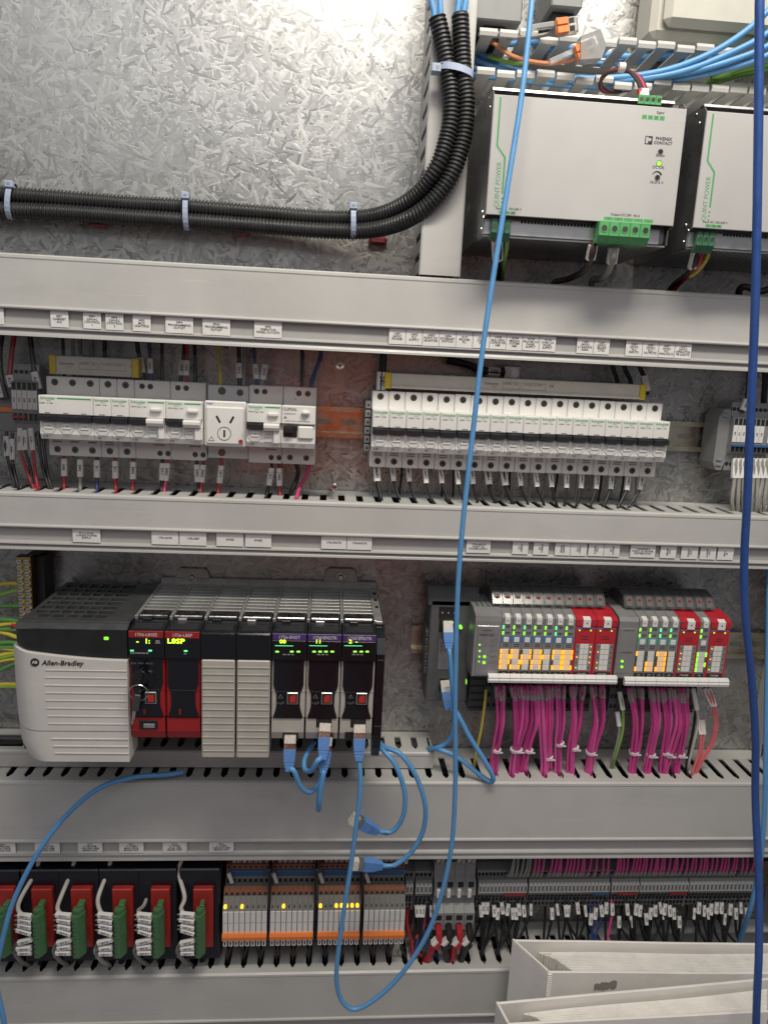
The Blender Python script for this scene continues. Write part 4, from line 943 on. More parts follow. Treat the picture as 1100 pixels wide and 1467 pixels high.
# other foreground cables
cab([P3(1088, -40, 210), P3(1088, 0, 210), P3(1086, 200, 210), P3(1082, 420, 208), P3(1075, 600, 205), P3(1070, 720, 202), P3(1066, 800, 200), P3(1067, 880, 200), P3(1077, 980, 200), P3(1082, 1060, 200), P3(1082, 1150, 202), P3(1087, 1260, 222), P3(1087, 1360, 246), P3(1084, 1430, 258), P3(1082, 1500, 262)], 3.7, 'cable_navy', 'thick dark blue cable hanging down the right side')
cab([P3(1102, 780, 60), P3(1100, 900, 70), P3(1097, 1060, 86), P3(1095, 1160, 92), P3(1088, 1240, 92), P3(1075, 1300, 86), P3(1062, 1340, 70), P3(1050, 1375, 50)], 2.9, 'cable_blue', 'light blue cable beside the thick dark blue cable, running into the bottom duct')
cab([P3(262, 1106, 78), P3(238, 1110, 84), P3(190, 1114, 92), P3(140, 1131, 104), P3(92, 1172, 112), P3(52, 1226, 118), P3(20, 1290, 122), P3(4, 1345, 125), P3(-12, 1420, 126)], 2.75, 'cable_blue', 'blue cable arching over the lower duct at the left edge')
cab([P3(-14, 1370, 130), P3(-4, 1420, 132), P3(4, 1455, 134), P3(10, 1490, 134)], 2.75, 'cable_sky', 'short stretch of blue cable in the lower left corner')

# ------------------------------------------------------------------ brass earth bar and earth wires
x0, z1 = at(22, 797, 40); x1 = x0+16
t = thing('earth_bar', (x0+8, 10, -300), 'brass earth bar with two columns of screws left of the controller rack', 'earth bar')
MB().box(x0, x1, 28, 40, -330, z1, .8).build('bar', 'brass', t); MB().box(x0+4, x1+10, 4, 27, -322, z1-2, 1).build('insulator', 'black_plastic', t)
for c in range(2):
    for r_ in range(14):
        zz_ = z1-5.5-7*r_; xx = x0+4.2+c*7.8
        if r_ in (2, 3) and False: continue
        s = MB().cyl(xx+random.uniform(-.4, .4), zz_, 2.7, 39.5, 42.5, 12).build('screw', 'zinc_screw', t)
        MB().box(xx-2, xx+2, 42.4, 42.6, zz_-.35, zz_+.35).build('slot', 'hole', s)
ew = [(888, 890, 'wire_green'), (897, 893, 'wire_yellow'), (903, 902, 'wire_green'), (905, 913, 'wire_yellow'), (922, 921, 'wire_green'), (930, 928, 'wire_green'), (929, 932, 'wire_yellow'), (941, 935, 'wire_yellow'), (945, 938, 'wire_lime'), (949, 944, 'wire_yellow'), (964, 950, 'wire_green'), (982, 981, 'wire_yellow'), (838, 836, 'wire_yellow'), (855, 846, 'wire_lime'), (985, 984, 'wire_lime'), (870, 868, 'wire_green')]
for i, (ya, yb, mt) in enumerate(ew):
    wire([P3(-30, ya+3, 30), P3(-8, ya, 32), P3(10, (ya+yb)/2-1, 33), P3(24, yb, 34), P3(32, yb, 34)], 2.3, mt, '%s earth wire left of the rack power supply, %s of the bunch' % (mt[5:], ORD[i]), group='green and yellow earth wires')
x, z = at(21, 896, 34); MB().tube([(x-3, 34, z), (x+4, 34, z)], 3.4, 10, 1).build('wire_ferrule', 'wire_red', None, 'red ferrule on an earth wire at the brass bar', 'ferrule')
px_wire([(50, 795, 14), (58, 805, 16), (60, 795, 18), (66, 788, 18)], 3, 'wire_black', 'black cable loop at the top of the brass earth bar')
# small clamp on the rail
x, z = at(613, 935, 40)
end_clamp(x-3, x+3, z-27, z+27, 40, 'small grey end clamp between the controller rack and the remote module', 'io_dark')
rB = din_rail('rail behind the remote modules', 480, XR, -300)
rail_slots(rB, [at(1053, 932, 2)[0], at(1080, 932, 2)[0]], -300)

# ------------------------------------------------------------------ remote input output modules
t = thing('network_adapter', (530, 5, -365), 'dark grey remote adapter with two network plugs and status lights', 'adapter')
MB().box(495, 545, 8, 46, -362, -236, 1.5).build('base', 'io_dark', t)
MB().prx([(10, -228), (30, -224), (46, -236), (46, -242), (10, -242)], 492, 552).build('top_cover', 'io_dark', t)
MB().prx([(20, -236), (66, -236), (83, -241), (84, -247), (84, -312), (80, -314), (20, -314)], 540, 570).build('tower', 'io_grey', t)
for k in range(4): MB().box(545+6*k, 547+6*k, 40, 66, -236.2, -235.4).build('vent_rib', 'io_dark', t)
MB().box(543, 567.5, 83.5, 84.6, -311, -252, .4).build('front_label', 'aluminium', t)
MB().box(546, 566, 20, 52, -371, -314, 1).build('terminal_base', 'charcoal', t)
for k in range(6): MB().box(547, 564, 51.8, 52.3, -367+9*k, -364.4+9*k).build('vent_slot', 'hole', t)
txt('1734-AENTR', 553, 84.8, -257.4, 2.2, 'print_black', t, fit=12); txt('POINT I/O', 553.4, 84.8, -263, 3.8, 'print_black', t, fit=16)
for px, py, rr in ((687, 924, .9), (687, 933, .9), (686.6, 941, .8), (694, 941, 1.4), (686, 948, .7), (693.2, 949.5, 1.4)):
    x, z = at(px, py, 84.7); MB().cyl(x, z, rr*1.25, 84.4, 85.1, 12).build('status_light', 'led_green', t)
for k in range(6):
    x, z = at(705, 909+k*8, 84.6); MB().box(x-3, x+5, 84.5, 84.75, z+.2, z+1).box(x-3, x+2, 84.5, 84.75, z-1.2, z-.5).build('print_line', 'print_grey', t)
x, z = at(641, 878, 46); MB().box(x-10, x+12, 45.8, 46.5, z-7, z+7).build('address_switches', 'hole', t)
for k in range(3): txt('0', x-6+7*k, 46.6, z, 3.4, 'print_white', t)
x, z = at(634, 937, 46); lb = MB().box(x-5, x+9, 45.8, 46.3, z-19, z+19).build('side_label', 'aluminium', t); txt('1734-AENTR', x-2, 46.4, z+8, 2.6, 'print_black', lb, rot=90)
for py in (896, 981):
    x, z = at(641, py, 46); MB().box(x-10, x+11, 45.8, 46.8, z-8, z+8, .4).build('network_socket', 'hole', t)
x, z = at(648, 892, 47); MB().cyl(x, z, 1.2, 46.5, 47.5, 10).build('status_light', 'led_green', t)
x, z = at(657.5, 899, 50); MB().cyl(x+2, z, 2, 46, 51, 12).build('status_light', 'led_green', t)
for py, a, b in ((899, 60, 66), (978, 58, 62)):
    MB().box(539.4, 540.1, a, b, at(678, py, 62)[1]-2.4, at(678, py, 62)[1]+2.4).build('side_light', 'led_green', t)
MB().box(539.3, 540.2, 54, 80, -305, -254, .2).build('side_label', 'aluminium', t)
_, e7 = plug(P3(641, 890, 50), (.02, .5, -1), 'upper network plug in the dark grey remote adapter', s=.95)
_, e8 = plug(P3(637, 975, 50), (.12, .55, -1), 'lower network plug in the dark grey remote adapter', s=.95)
cab([e7, P3(644, 935, 76), P3(647, 975, 78), P3(651, 1020, 76), P3(648, 1052, 70), P3(638, 1066, 64), P3(622, 1073, 58), P3(606, 1075, 30)], 2.8, 'cable_sky', 'blue cable from the upper plug of the remote adapter')
cab([e8, P3(653, 1020, 78), P3(672, 1055, 84), P3(694, 1090, 88), P3(706, 1113, 88), P3(702, 1120, 84), P3(684, 1108, 78), P3(655, 1085, 70), P3(628, 1074, 62), P3(610, 1072, 30)], 2.9, 'cable_sky', 'blue cable from the lower plug of the remote adapter, sharply bent above the duct')

def io_module(x0, label, lamps, kind):
    t = thing('input_output_module', (x0+6, 20, -313), label, 'module', 'slim remote modules')
    g = .25; x1 = x0+12; D = 83
    MB().prx([(20, -236.5), (62, -236.5), (79, -240), (D, -243), (D, -312), (20, -312)], x0+g, x1-g).build('case', 'io_grey', t)
    MB().prx([(78, -239), (D+1, -241.4), (D+1.2, -243), (D+1.2, -249.5), (D-1, -249.5), (78, -243)], x0+3.2, x0+8.8).build('key_tab', 'breaker', t)
    txt('DC', x0+6, D+1.35, -245.6, 1.9, 'print_black', t)
    for z in (-253.6, -260.6):
        MB().box(x0+.8, x0+3, D-.2, D+.5, z-2, z+2, .3).build('status_light', 'led_green' if random.random() < .8 else 'led_mint', t)
        MB().box(x0+4.4, x0+10, D-.1, D+.12, z+.5, z+1.3).box(x0+4.4, x0+9, D-.1, D+.12, z-1.1, z-.4).build('print_line', 'print_black', t)
    c = {'in': 'blue_print', 'out': 'teal_print', 'an': 'io_grey'}[kind]
    q = MB().box(x0+1, x0+11, D-.2, D+.2, -271.4, -264, .1).build('colour_patch', c, t); MB().box(x0+3, x0+9, D+.15, D+.7, -271, -265.2, .3).build('dial', 'breaker', q)
    MB().box(x0+3, x0+9.6, D-.1, D+.12, -274.2, -273.4).box(x0+3, x0+9.6, D-.1, D+.12, -276.4, -275.6).build('print_line', 'print_black', t)
    for k in range(4):
        MB().box(x0+2.2, x0+9.8, D-.2, D+.35, -285.2-6.2*k, -279.4-6.2*k, .2).build('channel_card', 'card_amber_glow' if 1 in lamps[k*2:k*2+2] and random.random() < .8 else 'breaker', t)  # cards beside lit lights carry the amber spill as their own glow
        for s, xx in ((0, x0+.2), (1, x0+10.2)):
            on = lamps[k*2+s]
            MB().box(xx-.1, xx+1.9, D-.3, D+.7, -284.9-6.2*k, -279.6-6.2*k, .3).build('channel_light', 'led_amber' if on == 1 else 'led_green' if on == 2 else 'led_off', t)
    MB().box(x0+.8, x0+11.2, D-.2, D+.3, -311, -305.4, .2).build('name_plate', 'print_black', t); txt('1734', x0+6, D+.4, -308, 2, 'print_white', t)
    return t
def red_module(x0, label):
    t = thing('safety_module', (x0+12, 20, -313), label, 'module', 'red safety modules')
    D = 83; x1 = x0+24; g = .3
    MB().prx([(20, -236.5), (60, -236.5), (78, -239.6), (D+1, -243), (D+1, -250), (D, -251), (D, -312), (20, -312)], x0+g, x1-g).build('case', 'io_red', t)
    MB().prx([(80, -240), (D+2, -242.4), (D+2, -251.4), (D, -251.4), (D-1, -243)], x0+8, x0+16.4).build('key_tab', 'breaker', t)
    MB().cyl(x0+12.2, -246.6, 1, D+1.9, D+2.2, 10).build('key_hole', 'connector_dark_green', t)
    MB().box(x0+1, x0+23, D-.2, D+.2, -253.6, -252.6).build('blue_line', 'blue_print', t)
    for s in (5, 18): MB().cyl(x0+s, -255.6, .9, D-.2, D+.6, 10).build('status_light', 'led_green', t)
    for z in (-263, -266): MB().box(x0+8, x0+16, D-.1, D+.12, z-.4, z+.4).build('print_line', 'print_black', t)
    MB().box(x0+3, x0+22, D-.3, D+.15, -304.4, -271.6, .2).build('channel_panel', 'io_grey', t)
    for k in range(5):
        for s in range(2): MB().box(x0+7.4+5.1*s, x0+12.3+5.1*s, D+.1, D+.5, -277.6-6.4*k, -271.8-6.4*k, .2).build('channel_card', 'breaker', t)
        MB().cyl(x0+5, -274.8-6.4*k, .85, D, D+.6, 8).build('channel_light', ('led_amber' if random.random() < .5 else 'led_off') if k < 4 else 'led_green', t)
        MB().cyl(x0+20, -274.8-6.4*k, .85, D, D+.6, 8).build('channel_light', 'led_amber' if (x0 < 670 and k < 4) else 'led_off', t)
    MB().box(x0+2.6, x0+21.4, D-.2, D+.3, -310.4, -305.2, .2).build('name_plate', 'print_black', t); txt('1734-IB8S', x0+12, D+.4, -307.8, 2.6, 'print_white', t)
    return t
XI = 570.4
lamps = [[1, 0, 1, 1, 1, 1, 1, 0], [1, 0, 1, 0, 0, 1, 1, 1], [0, 1, 1, 1, 1, 0, 0, 0], [0, 1, 0, 1, 1, 1, 1, 1], [0, 0, 1, 0, 0, 0, 0, 0], [1, 1, 1, 1, 0, 1, 1, 1], [1, 1, 1, 1, 1, 0, 1, 1]]
for i in range(7): io_module(XI+12*i, 'slim grey module with amber lights, %s from the left of seven' % ORD[i], lamps[i], 'in')
red_module(XI+84, 'red safety module, left one of the adjoining pair'); red_module(XI+108, 'red safety module, right one of the adjoining pair')
XD = XI+134
t = thing('power_distribution_module', (XD+11, 20, -313), 'plain grey power distribution module right of the red pair', 'module')
MB().prx([(20, -236.5), (62, -236.5), (80, -240), (83.6, -244), (83.6, -312), (20, -312)], XD+.3, XD+22.7).build('case', 'io_grey', t)
MB().box(XD+2, XD+21, 83.4, 84.1, -306, -252, .3).build('front_label', 'io_grey', t); txt('POINT I/O', XD+12, 84.2, -254.6, 2.6, 'print_black', t); txt('1734-EP24DC', XD+12, 84.2, -281, 2.6, 'print_black', t)
for px, py in ((891, 947.5), (890.5, 955.5)): x, z = at(px, py, 84.2); MB().cyl(x, z, 1.6, 84, 84.8, 12).build('status_light', 'led_green', t)
XI2 = XD+23.4
l2 = [[1, 0, 0, 0, 0, 0, 1, 0], [0, 0, 0, 0, 1, 0, 1, 0], [1, 1, 0, 1, 0, 1, 1, 1], [0]*8]
for i in range(4): io_module(XI2+12*i, 'slim grey module with teal patch, %s of the four right of the distribution module' % ORD[i], l2[i], 'out')
red_module(XI2+48, 'red safety module between two slim grey modules in the right group')
io_module(XI2+72, 'slim grey module with green lights between two red modules', [2, 2, 2, 0, 2, 2, 2, 0], 'an')
red_module(XI2+84, 'red safety module at the far right end of the remote modules')
# terminal bases below, caps above, label strips
def caps(x0, n, where):
    for i in range(n):
        x = x0+12*i
        t = thing('wiring_base', (x+6, 5, -372), 'grey wiring base with clear cap, %s from the left in the %s group' % (ORD[i], where), 'wiring base', 'wiring bases of the remote modules')
        MB().box(x+.2, x+11.8, 8, 50, -371, -236, .5).build('base', 'io_dark', t); MB().prx([(18, -236), (18, -224), (40, -219.5), (54, -223.5), (60, -232), (60, -236)], x+.8, x+11.2).build('cap_core', 'io_dark', t)
        MB().prx([(20, -222), (40, -217), (56, -221), (66, -232), (66, -234), (20, -234)], x+.3, x+11.7).build('clear_cap', 'clear_cap', t)
        MB().prx([(54, -222.5), (57.5, -222), (65, -231.5), (62, -232)], x+2.6, x+9.4).build('cap_insert', 'io_dark', t)
        k = MB(); k.cyl(x+6, -226, 1.7, 60.4, 61.8, 10); k.build('red_key', 'brick_red', t)
        for r_ in range(3):
            for c in range(2): MB().box(x+1.6+5*c, x+5+5*c, 49.8, 50.3, -366+13*r_, -361+13*r_).build('wire_entry', 'hole', t)
caps(at(705, 850, 60)[0], 11, 'left'); caps(at(894, 857, 60)[0], 9, 'right')
def strip(x0, n, z, where):
    t = thing('marker_strip', (x0+6*n, 80, z-9), 'white label strip below the %s remote modules' % where, 'label strip', 'label strips of the remote modules')
    MB().box(x0+1, x0+12.4*n-1, 60, 86, z-7, z-3, .4).build('carrier', 'io_dark', t)
    for i in range(n):
        MB().prx([(85, z+1.5), (88.5, z+.6), (90, z-1.6), (89.2, z-3), (90.4, z-4.6), (89.6, z-7.6), (85, z-8)], x0+12.4*i+.15, x0+12.4*i+12.25).build('tile', 'white_label', t)
strip(at(700, 967, 90)[0], 12, -309.5, 'left'); strip(at(896, 970, 90)[0], 10, -311, 'right')

# ------------------------------------------------------------------ magenta wire bundles
def bundle(pix, n, spread, label, ties, mat='wire_magenta', r=1.75, d0=62, dd=60, sleeve=True):
    """wires tied into one bundle: pix = centre line (px, py, d)"""
    C = [P3(*p) for p in pix]
    t = thing('wire_bundle', C[-1], label, 'wire bundle', 'magenta wire bundles')
    offs = []
    n += 4; spread *= 1.5; jx = random.uniform(-2.5, 2.5)
    for i in range(n):
        a = 2*math.pi*i/max(1, n-3) + random.uniform(-.3, .3); rr = r*1.0 if i >= n-3 else r*2.35
        offs.append((math.cos(a)*rr, math.sin(a)*rr))
    m = len(C)
    for i in range(n):
        pts = []
        for j, c in enumerate(C):
            u = j/(m-1); fan = spread*(1-u)**1.6*(i/(max(1, n-1))-.5)
            pts.append((c[0]+offs[i][0]+fan+random.uniform(-.7, .7)+jx*math.sin(math.pi*u), c[1]+offs[i][1]*.8, c[2]+random.uniform(-.5, .5)))
        w = MB().tube(pts, r, 7, 5).build('wire', random.choice([mat, mat, mat+'_dark', mat+'_light']), t)
        if sleeve:
            p, q = Vector(pts[0]), Vector(pts[1]); L = (q-p).length; dr = (q-p).normalized()
            st = random.uniform(0, 6)
            MB().tube([tuple(p+dr*st), tuple(p+dr*(st+11))], r+.75, 6, 1).build('clear_sleeve', 'wire_grey', w)
    for tt in ties:
        P = smooth_path(C, 10); k = int(tt*(len(P)-1)); p = P[k]; q = P[min(k+1, len(P)-1)]; dr = (q-p).normalized()
        R_ = r*3.2
        o = MB().tube([tuple(p-dr*1.6), tuple(p+dr*1.6)], R_+.5, 10, 1); o.tube([tuple(p+Vector((R_*.5, R_, -1))), tuple(p+Vector((R_*1.0, R_+2.4, .5)))], 1.2, 6, 1); o.build('cable_tie', 'tie_clear', t)
    return t
bn = [  # top x, bottom x, n, spread, ties
    (716, 708, 1082, 4, 7, (.55, .82), 1045, 1112), (737, 738, 1100, 4, 7, (.56,), 1048, 1118), (750, 737, 1118, 5, 7, (.55, .88), 1046, 1118), (766, 752, 1090, 4, 7, (.55, .9), 1050, 1105),
    (776, 779, 1116, 6, 8, (), 1040, 1114), (787, 785, 1080, 3, 7, (.6,), 1045, 1100), (802, 800, 1112, 4, 8, (.5, .86), 1050, 1112), (826, 820, 1112, 6, 14, (.54, .88), 1055, 1112), (853, 843, 1112, 6, 14, (.58, .85), 1060, 1112)]
for i, (xt, xb, yb, n, sp, ties, ym, ye) in enumerate(bn):
    bundle([(xt, 982, 62), (xt+1, 1000, 66), (xt+2 + random.uniform(-1, 1), 1035, 64), ((xt+xb)/2, 1065, 60), (xb, 1095, 56), (xb-1, ye, 54), (xb-1, ye+16, 40)], n, sp, 'magenta wire bundle, %s from the left under the left remote modules' % ORD[i], ties)
bn2 = [(909, 905, 7, 14, (.55,), 1112), (938, 928, 4, 8, (.58, .88), 1110), (954, 950, 4, 8, (.55, .84), 1108), (968, 952, 5, 8, (.58, .86), 1112), (980, 970, 4, 7, (.58, .88), 1108)]
for i, (xt, xb, n, sp, ties, ye) in enumerate(bn2):
    bundle([(xt-2, 985, 62), (xt, 1003, 66), (xt+3, 1035, 66), ((xt+xb)/2+2, 1068, 60), (xb, 1098, 56), (xb-1, ye, 54), (xb-1, ye+16, 40)], n, sp, 'magenta wire bundle, %s from the left under the right remote modules' % ORD[i], ties)
for i, (pix, mt, lab) in enumerate((
    ([(1008, 985, 60), (1018, 1005, 64), (1024, 1035, 64), (1018, 1065, 60), (1003, 1090, 58), (995, 1112, 56), (994, 1128, 40)], 'wire_salmon', 'outer salmon wire curving into the duct right of the magenta bundles'),
    ([(1014, 985, 60), (1022, 1005, 64), (1027, 1035, 62), (1021, 1065, 60), (1005, 1092, 58), (998, 1112, 54), (997, 1128, 40)], 'wire_salmon', 'second salmon wire curving beside the outer one'),
    ([(1000, 1030, 58), (1004, 1050, 62), (1002, 1075, 62), (994, 1100, 62), (991, 1114, 60), (990, 1128, 40)], 'wire_salmon', 'inner salmon wire going straight into the duct'),
    ([(1006, 1030, 58), (1008, 1050, 60), (1005, 1075, 60), (998, 1100, 58), (995, 1114, 56), (994, 1128, 40)], 'wire_salmon', 'second inner salmon wire going straight into the duct'),
    ([(996, 985, 58), (997, 1010, 60), (993, 1045, 60), (987, 1075, 56), (983, 1100, 52), (982, 1125, 40)], 'wire_black', 'black wire beside the salmon wires'),
    ([(992, 985, 58), (998, 1015, 62), (999, 1040, 62), (991, 1075, 60), (986, 1098, 56), (985, 1125, 40)], 'wire_white', 'cream wire beside the salmon wires'),
    ([(696, 988, 56), (694, 1010, 60), (690, 1040, 60), (685, 1065, 58), (680, 1090, 54), (679, 1110, 40)], 'wire_yellow', 'yellow wire left of the first magenta bundle'),
    ([(887, 990, 56), (892, 1015, 62), (892, 1045, 62), (886, 1070, 60), (880, 1090, 54), (878, 1110, 40)], 'wire_lime', 'yellow-green wire between the two groups of magenta bundles'),
    ([(884, 1020, 56), (887, 1045, 60), (882, 1072, 58), (876, 1092, 52), (875, 1110, 40)], 'wire_grey', 'grey wire with marker between the two groups of magenta bundles'))):
    wire([P3(*p) for p in pix], 1.6, mt, lab, group='single wires below the remote modules', sleeves=((.02, .22),) if mt in ('wire_salmon', 'wire_white', 'wire_grey', 'wire_lime') else ())
# ------------------------------------------------------------------ bottom row: brake units
bu = [(-9, 22, -5, 12), (46, 76, 45, 62), (102, 132, 101.5, 120), (161, 190.5, 161, 179), (216, 243.5, 217, 234), (276.5, 305, 278.5, 293.5)]
names = ['cut off by the left picture edge', 'first fully visible from the left', 'second fully visible from the left', 'third fully visible from the left', 'fourth fully visible from the left', 'next to the relays']
for i, (a, b, c, e) in enumerate(bu):
    x0 = at(a, 1316, 80)[0]; x1 = at(b, 1316, 80)[0]; z1 = at(a, 1275, 80)[1]; z0 = at(a, 1358.5, 80)[1]
    t = thing('brake_unit', ((x0+x1)/2, 0, z0-14), 'black brake unit with red front and green plug, ' + names[i], 'brake unit', 'brake units in the bottom row')
    MB().box(x0-17, x1+7, 3, 72, -690, -566, 1.5).build('housing', 'navy_black', t)
    MB().box(x0-17.4, x1+7.4, 20, 60, -563, -560, .6).build('lid_edge', 'charcoal', t)
    MB().box(x0, x1, 72, 80, z0, z1, 1).build('front', 'brake_red', t)
    xg0, xg1 = at(c, 1340, 100)[0], at(e, 1340, 100)[0]-2; w = xg1-xg0
    zt, zm, zb = at(c, 1310, 100)[1], at(c, 1347, 100)[1], at(c, 1374, 100)[1]
    g = MB().prz([(xg0, 88), (xg0, 97), (xg0+2, 100), (xg1-4, 100), (xg1+1, 92), (xg1+1, 88)], zm+.4, zt-5).prz([(xg0+1, 88), (xg0+1, 95), (xg1-5, 97), (xg1, 91), (xg1, 88)], zt-5, zt).build('plug', 'brake_green', t)
    MB().box(xg0+4, xg1-1, 80, 90, zt-4, zt+3, .6).build('plug_latch', 'brake_green', g)
    g2 = MB().prz([(xg0, 88), (xg0, 97), (xg0+2, 100), (xg1-4, 100), (xg1+1, 92), (xg1+1, 88)], zb, zm-.4).build('plug', 'brake_green', t)
    for k in range(4):
        z = zt-12-k*(zt-zm-10)/4.4; MB().box(xg0-.2, xg0+3, 97.4, 99.6, z-1.4, z+1.4).box(xg0+2, xg0+4.2, 99.5, 100.15, z-1.6, z-.8).build('wire_entry', 'hole', g)
    for k in range(3):
        z = zm-5-k*(zm-zb-4)/3.2; MB().box(xg0-.2, xg0+3, 97.4, 99.6, z-1.4, z+1.4).box(xg0+2, xg0+4.2, 99.5, 100.15, z-1.6, z-.8).build('wire_entry', 'hole', g2)
    if i == 0: continue
    # white cable from above with fanned, marked cores
    where = ['', 'first', 'second', 'third', 'fourth', 'last'][i]
    topx = [0, 57, 108, 160, 235, 262][i]
    if i != 4:
        px_wire([(topx, 1228, 60), (topx-6, 1250, 66), (c-14 - (6 if i == 3 else 0), 1285, 82), (c-19, 1302, 88), (c-12, 1312, 92), (c+2, 1318, 95)], 2.5, 'wire_white', 'white cable coming down to the %s fully visible brake unit' % where, group='white cables of the brake units', n=9)
    else:
        px_wire([(c-2, 1270, 60), (c-10, 1296, 76), (c-19, 1306, 88), (c-10, 1312, 92), (c+2, 1316, 95)], 2.4, 'wire_grey', 'grey cable bent behind the red front of the fourth brake unit', group='white cables of the brake units', n=9)
    for k in range(7):
        y = (1312, 1320, 1328, 1336.5, 1350, 1358.5, 1366)[k] + random.uniform(-1, 1); sl = (2, 3, 4, 6, -5, -2, 0)[k]
        a3, b3 = P3(c-20+random.uniform(-1.5, 1.5), y-sl*.5, 96), P3(c, y+sl*.5, 98)
        w_ = MB().tube([P3(c-24, y-sl+(2 if k < 4 else 6), 84), a3, b3], 1.0, 6, 4).build('core_wire', 'wire_white' if k < 4 else 'wire_grey', None, 'thin core with white marker on the %s fully visible brake unit, %s from the top' % (where, ORD[k]), 'wire', 'marked cores of the brake units')
        A = Vector(a3); B = Vector(b3); marker(A, B, 2.7, w_, '%dY1%d' % (21+i, k+1))
    px_wire([(c-20, 1352, 84), (c-24, 1364, 82), (c-16, 1376, 74), (c-4, 1384, 62), (c+4, 1396, 50)], 2.6, 'wire_grey' if i != 3 else 'wire_white', 'grey cable leaving the %s fully visible brake unit towards the bottom duct' % where, group='grey cables of the brake units')
    # black cables going down into the slots
    for k in range(2):
        px_wire([(a+6+k*14, 1352, 60), (a+k*14, 1372, 58), (a-4+k*15, 1392, 58), (a-6+k*15, 1412, 46)], 3.4, 'wire_black', '%s black cable below the %s fully visible brake unit' % (('left', 'right')[k], where), group='black cables below the brake units')

# ------------------------------------------------------------------ slim relays
rC = din_rail('rail of the relays and terminals in the bottom row', -60, XR, -627)
gx = [(318.5, 382.5), (386.5, 449), (455, 515.5), (520.5, 580)]
lit = {0: (0, 3), 1: (2,), 2: (0, 3, 4, 5, 6, 7), 3: ()}
def relay(x0, w, label, on):
    t = thing('slim_relay', (x0+w/2, 0, -666), label, 'relay', 'slim relays in the bottom row')
    a, b = x0+.12, x0+w-.12
    MB().prx([(6, -655), (6, -592), (30, -583), (44, -583), (46, -590), (50, -600), (62, -602), (66, -606), (77, -620), (77, -655), (70, -660), (30, -662)], a, b).build('housing', 'relay_grey', t)
    MB().prx([(38, -579), (46, -580), (47, -586), (38, -584)], a, b).build('upper_terminal', 'relay_terminal', t); MB().box(a+2, b-2, 46.4, 47.4, -584, -582).build('wire_entry', 'hole', t)
    MB().prx([(60, -598.6), (66, -600.2), (67.4, -604.4), (60, -602)], a, b).build('lower_terminal', 'relay_terminal', t); MB().box(a+1.8, b-1.8, 66.2, 67.8, -604.6, -602).build('wire_entry', 'hole', t)
    MB().box(a+1.6, b-1.6, 49, 51.5, -601, -597.4).build('slot', 'hole', t)
    x, z = x0+w*.42, -615.5
    MB().cyl(x, z, 1.9 if on else 1.0, 72.2, 75.6, 12).build('status_light', 'led_yellow' if on else 'led_off', t)
    MB().prx([(72, -619.6), (78.4, -619.8), (78.4, -648), (72, -648)], a+.35, b-.35).build('white_front', 'white_label', t)
    MB().box(a+.8, b-.8, 78.3, 78.55, -634.4, -633.9).build('line', 'wire_grey', t)
    MB().prx([(70, -647.6), (81, -648), (82.5, -651), (82, -656), (70, -657)], a-.08, b+.08).build('lever', 'orange', t)
    mk = MB().box(a+.8, b-.8, 72, 80, -665.6, -657.4, .5).build('marker', 'white_label', t); MB().box(a+2.2, b-2.2, 79.9, 80.2, -663.8, -659.2).build('print', 'print_black', mk)
    return t
for g, (p0, p1) in enumerate(gx):
    xa, xb = at(p0, 1320, 78)[0], at(p1, 1320, 78)[0]; w = (xb-xa)/8
    P = {}
    for i in range(8):
        lab = 'slim relay with orange lever, %s from the left in the %s group of eight' % (ORD[i], ORD[g]); on = i in lit[g]
        if on not in P: P[on] = (relay(xa+w*i, w, lab, on), i)
        else: dup(P[on][0], dx=w*(i-P[on][1]), label=lab)
    MB().box(xa+4, xb+2, 46, 49, -594, -586.6, .5).build('jumper_bar', 'blue_bar', None, 'dark blue jumper bar across the %s group of relays' % ORD[g], 'jumper', 'blue jumper bars over the relays')
    x, z = at((330, 394, 460, 526)[g], 1259, 56)
    k = MB(); k.box(x-2.2, x+2.2, 54, 57, z-7, z+7, .4); k.xf(0, Matrix.Rotation(R(-18), 3, 'Y'), (x, 56, z)); k.build('marker_tag', 'white_label', None, 'small tilted white tag at the left end of the %s relay group' % ORD[g], 'tag', 'tilted tags on the relay groups')
    for i in range(8):
        xx = xa+w*(i+.5)+5
        wire([(xx, 42, -583), (xx+1, 42, -575), (xx+random.uniform(-4, 6), 36, -560), (xx+random.uniform(-6, 6), 30, -545)], 1.1, random.choice(['wire_grey', 'wire_black', 'wire_grey', 'wire_brown']), 'thin wire above the %s relay of the %s group' % (ORD[i], ORD[g]), group='thin wires rising from relay group %d' % (g+1), sleeves=((.05, .4),))
        xx = xa+w*(i+.5); tgt = round((xx-at(4.5, 1395, 77)[0])/20)*20 + at(4.5, 1395, 77)[0]
        wire([(xx, 66, -664), (xx, 66, -672), (xx+(tgt-xx)*.6, 62, -690), (tgt, 60, -702), (tgt, 56, -715)], 1.5, random.choice(['wire_black', 'wire_black', 'wire_brown']), 'wire below the %s relay of the %s group' % (ORD[i], ORD[g]), group='wires below relay group %d' % (g+1))
    if g < 3:
        MB().box(xb+.3, xb+3.2, 6, 74, -662, -566, .6).build('separator_plate', 'navy_black', None, 'black separator plate right of the %s relay group' % ORD[g], 'separator', 'separators between relay groups')

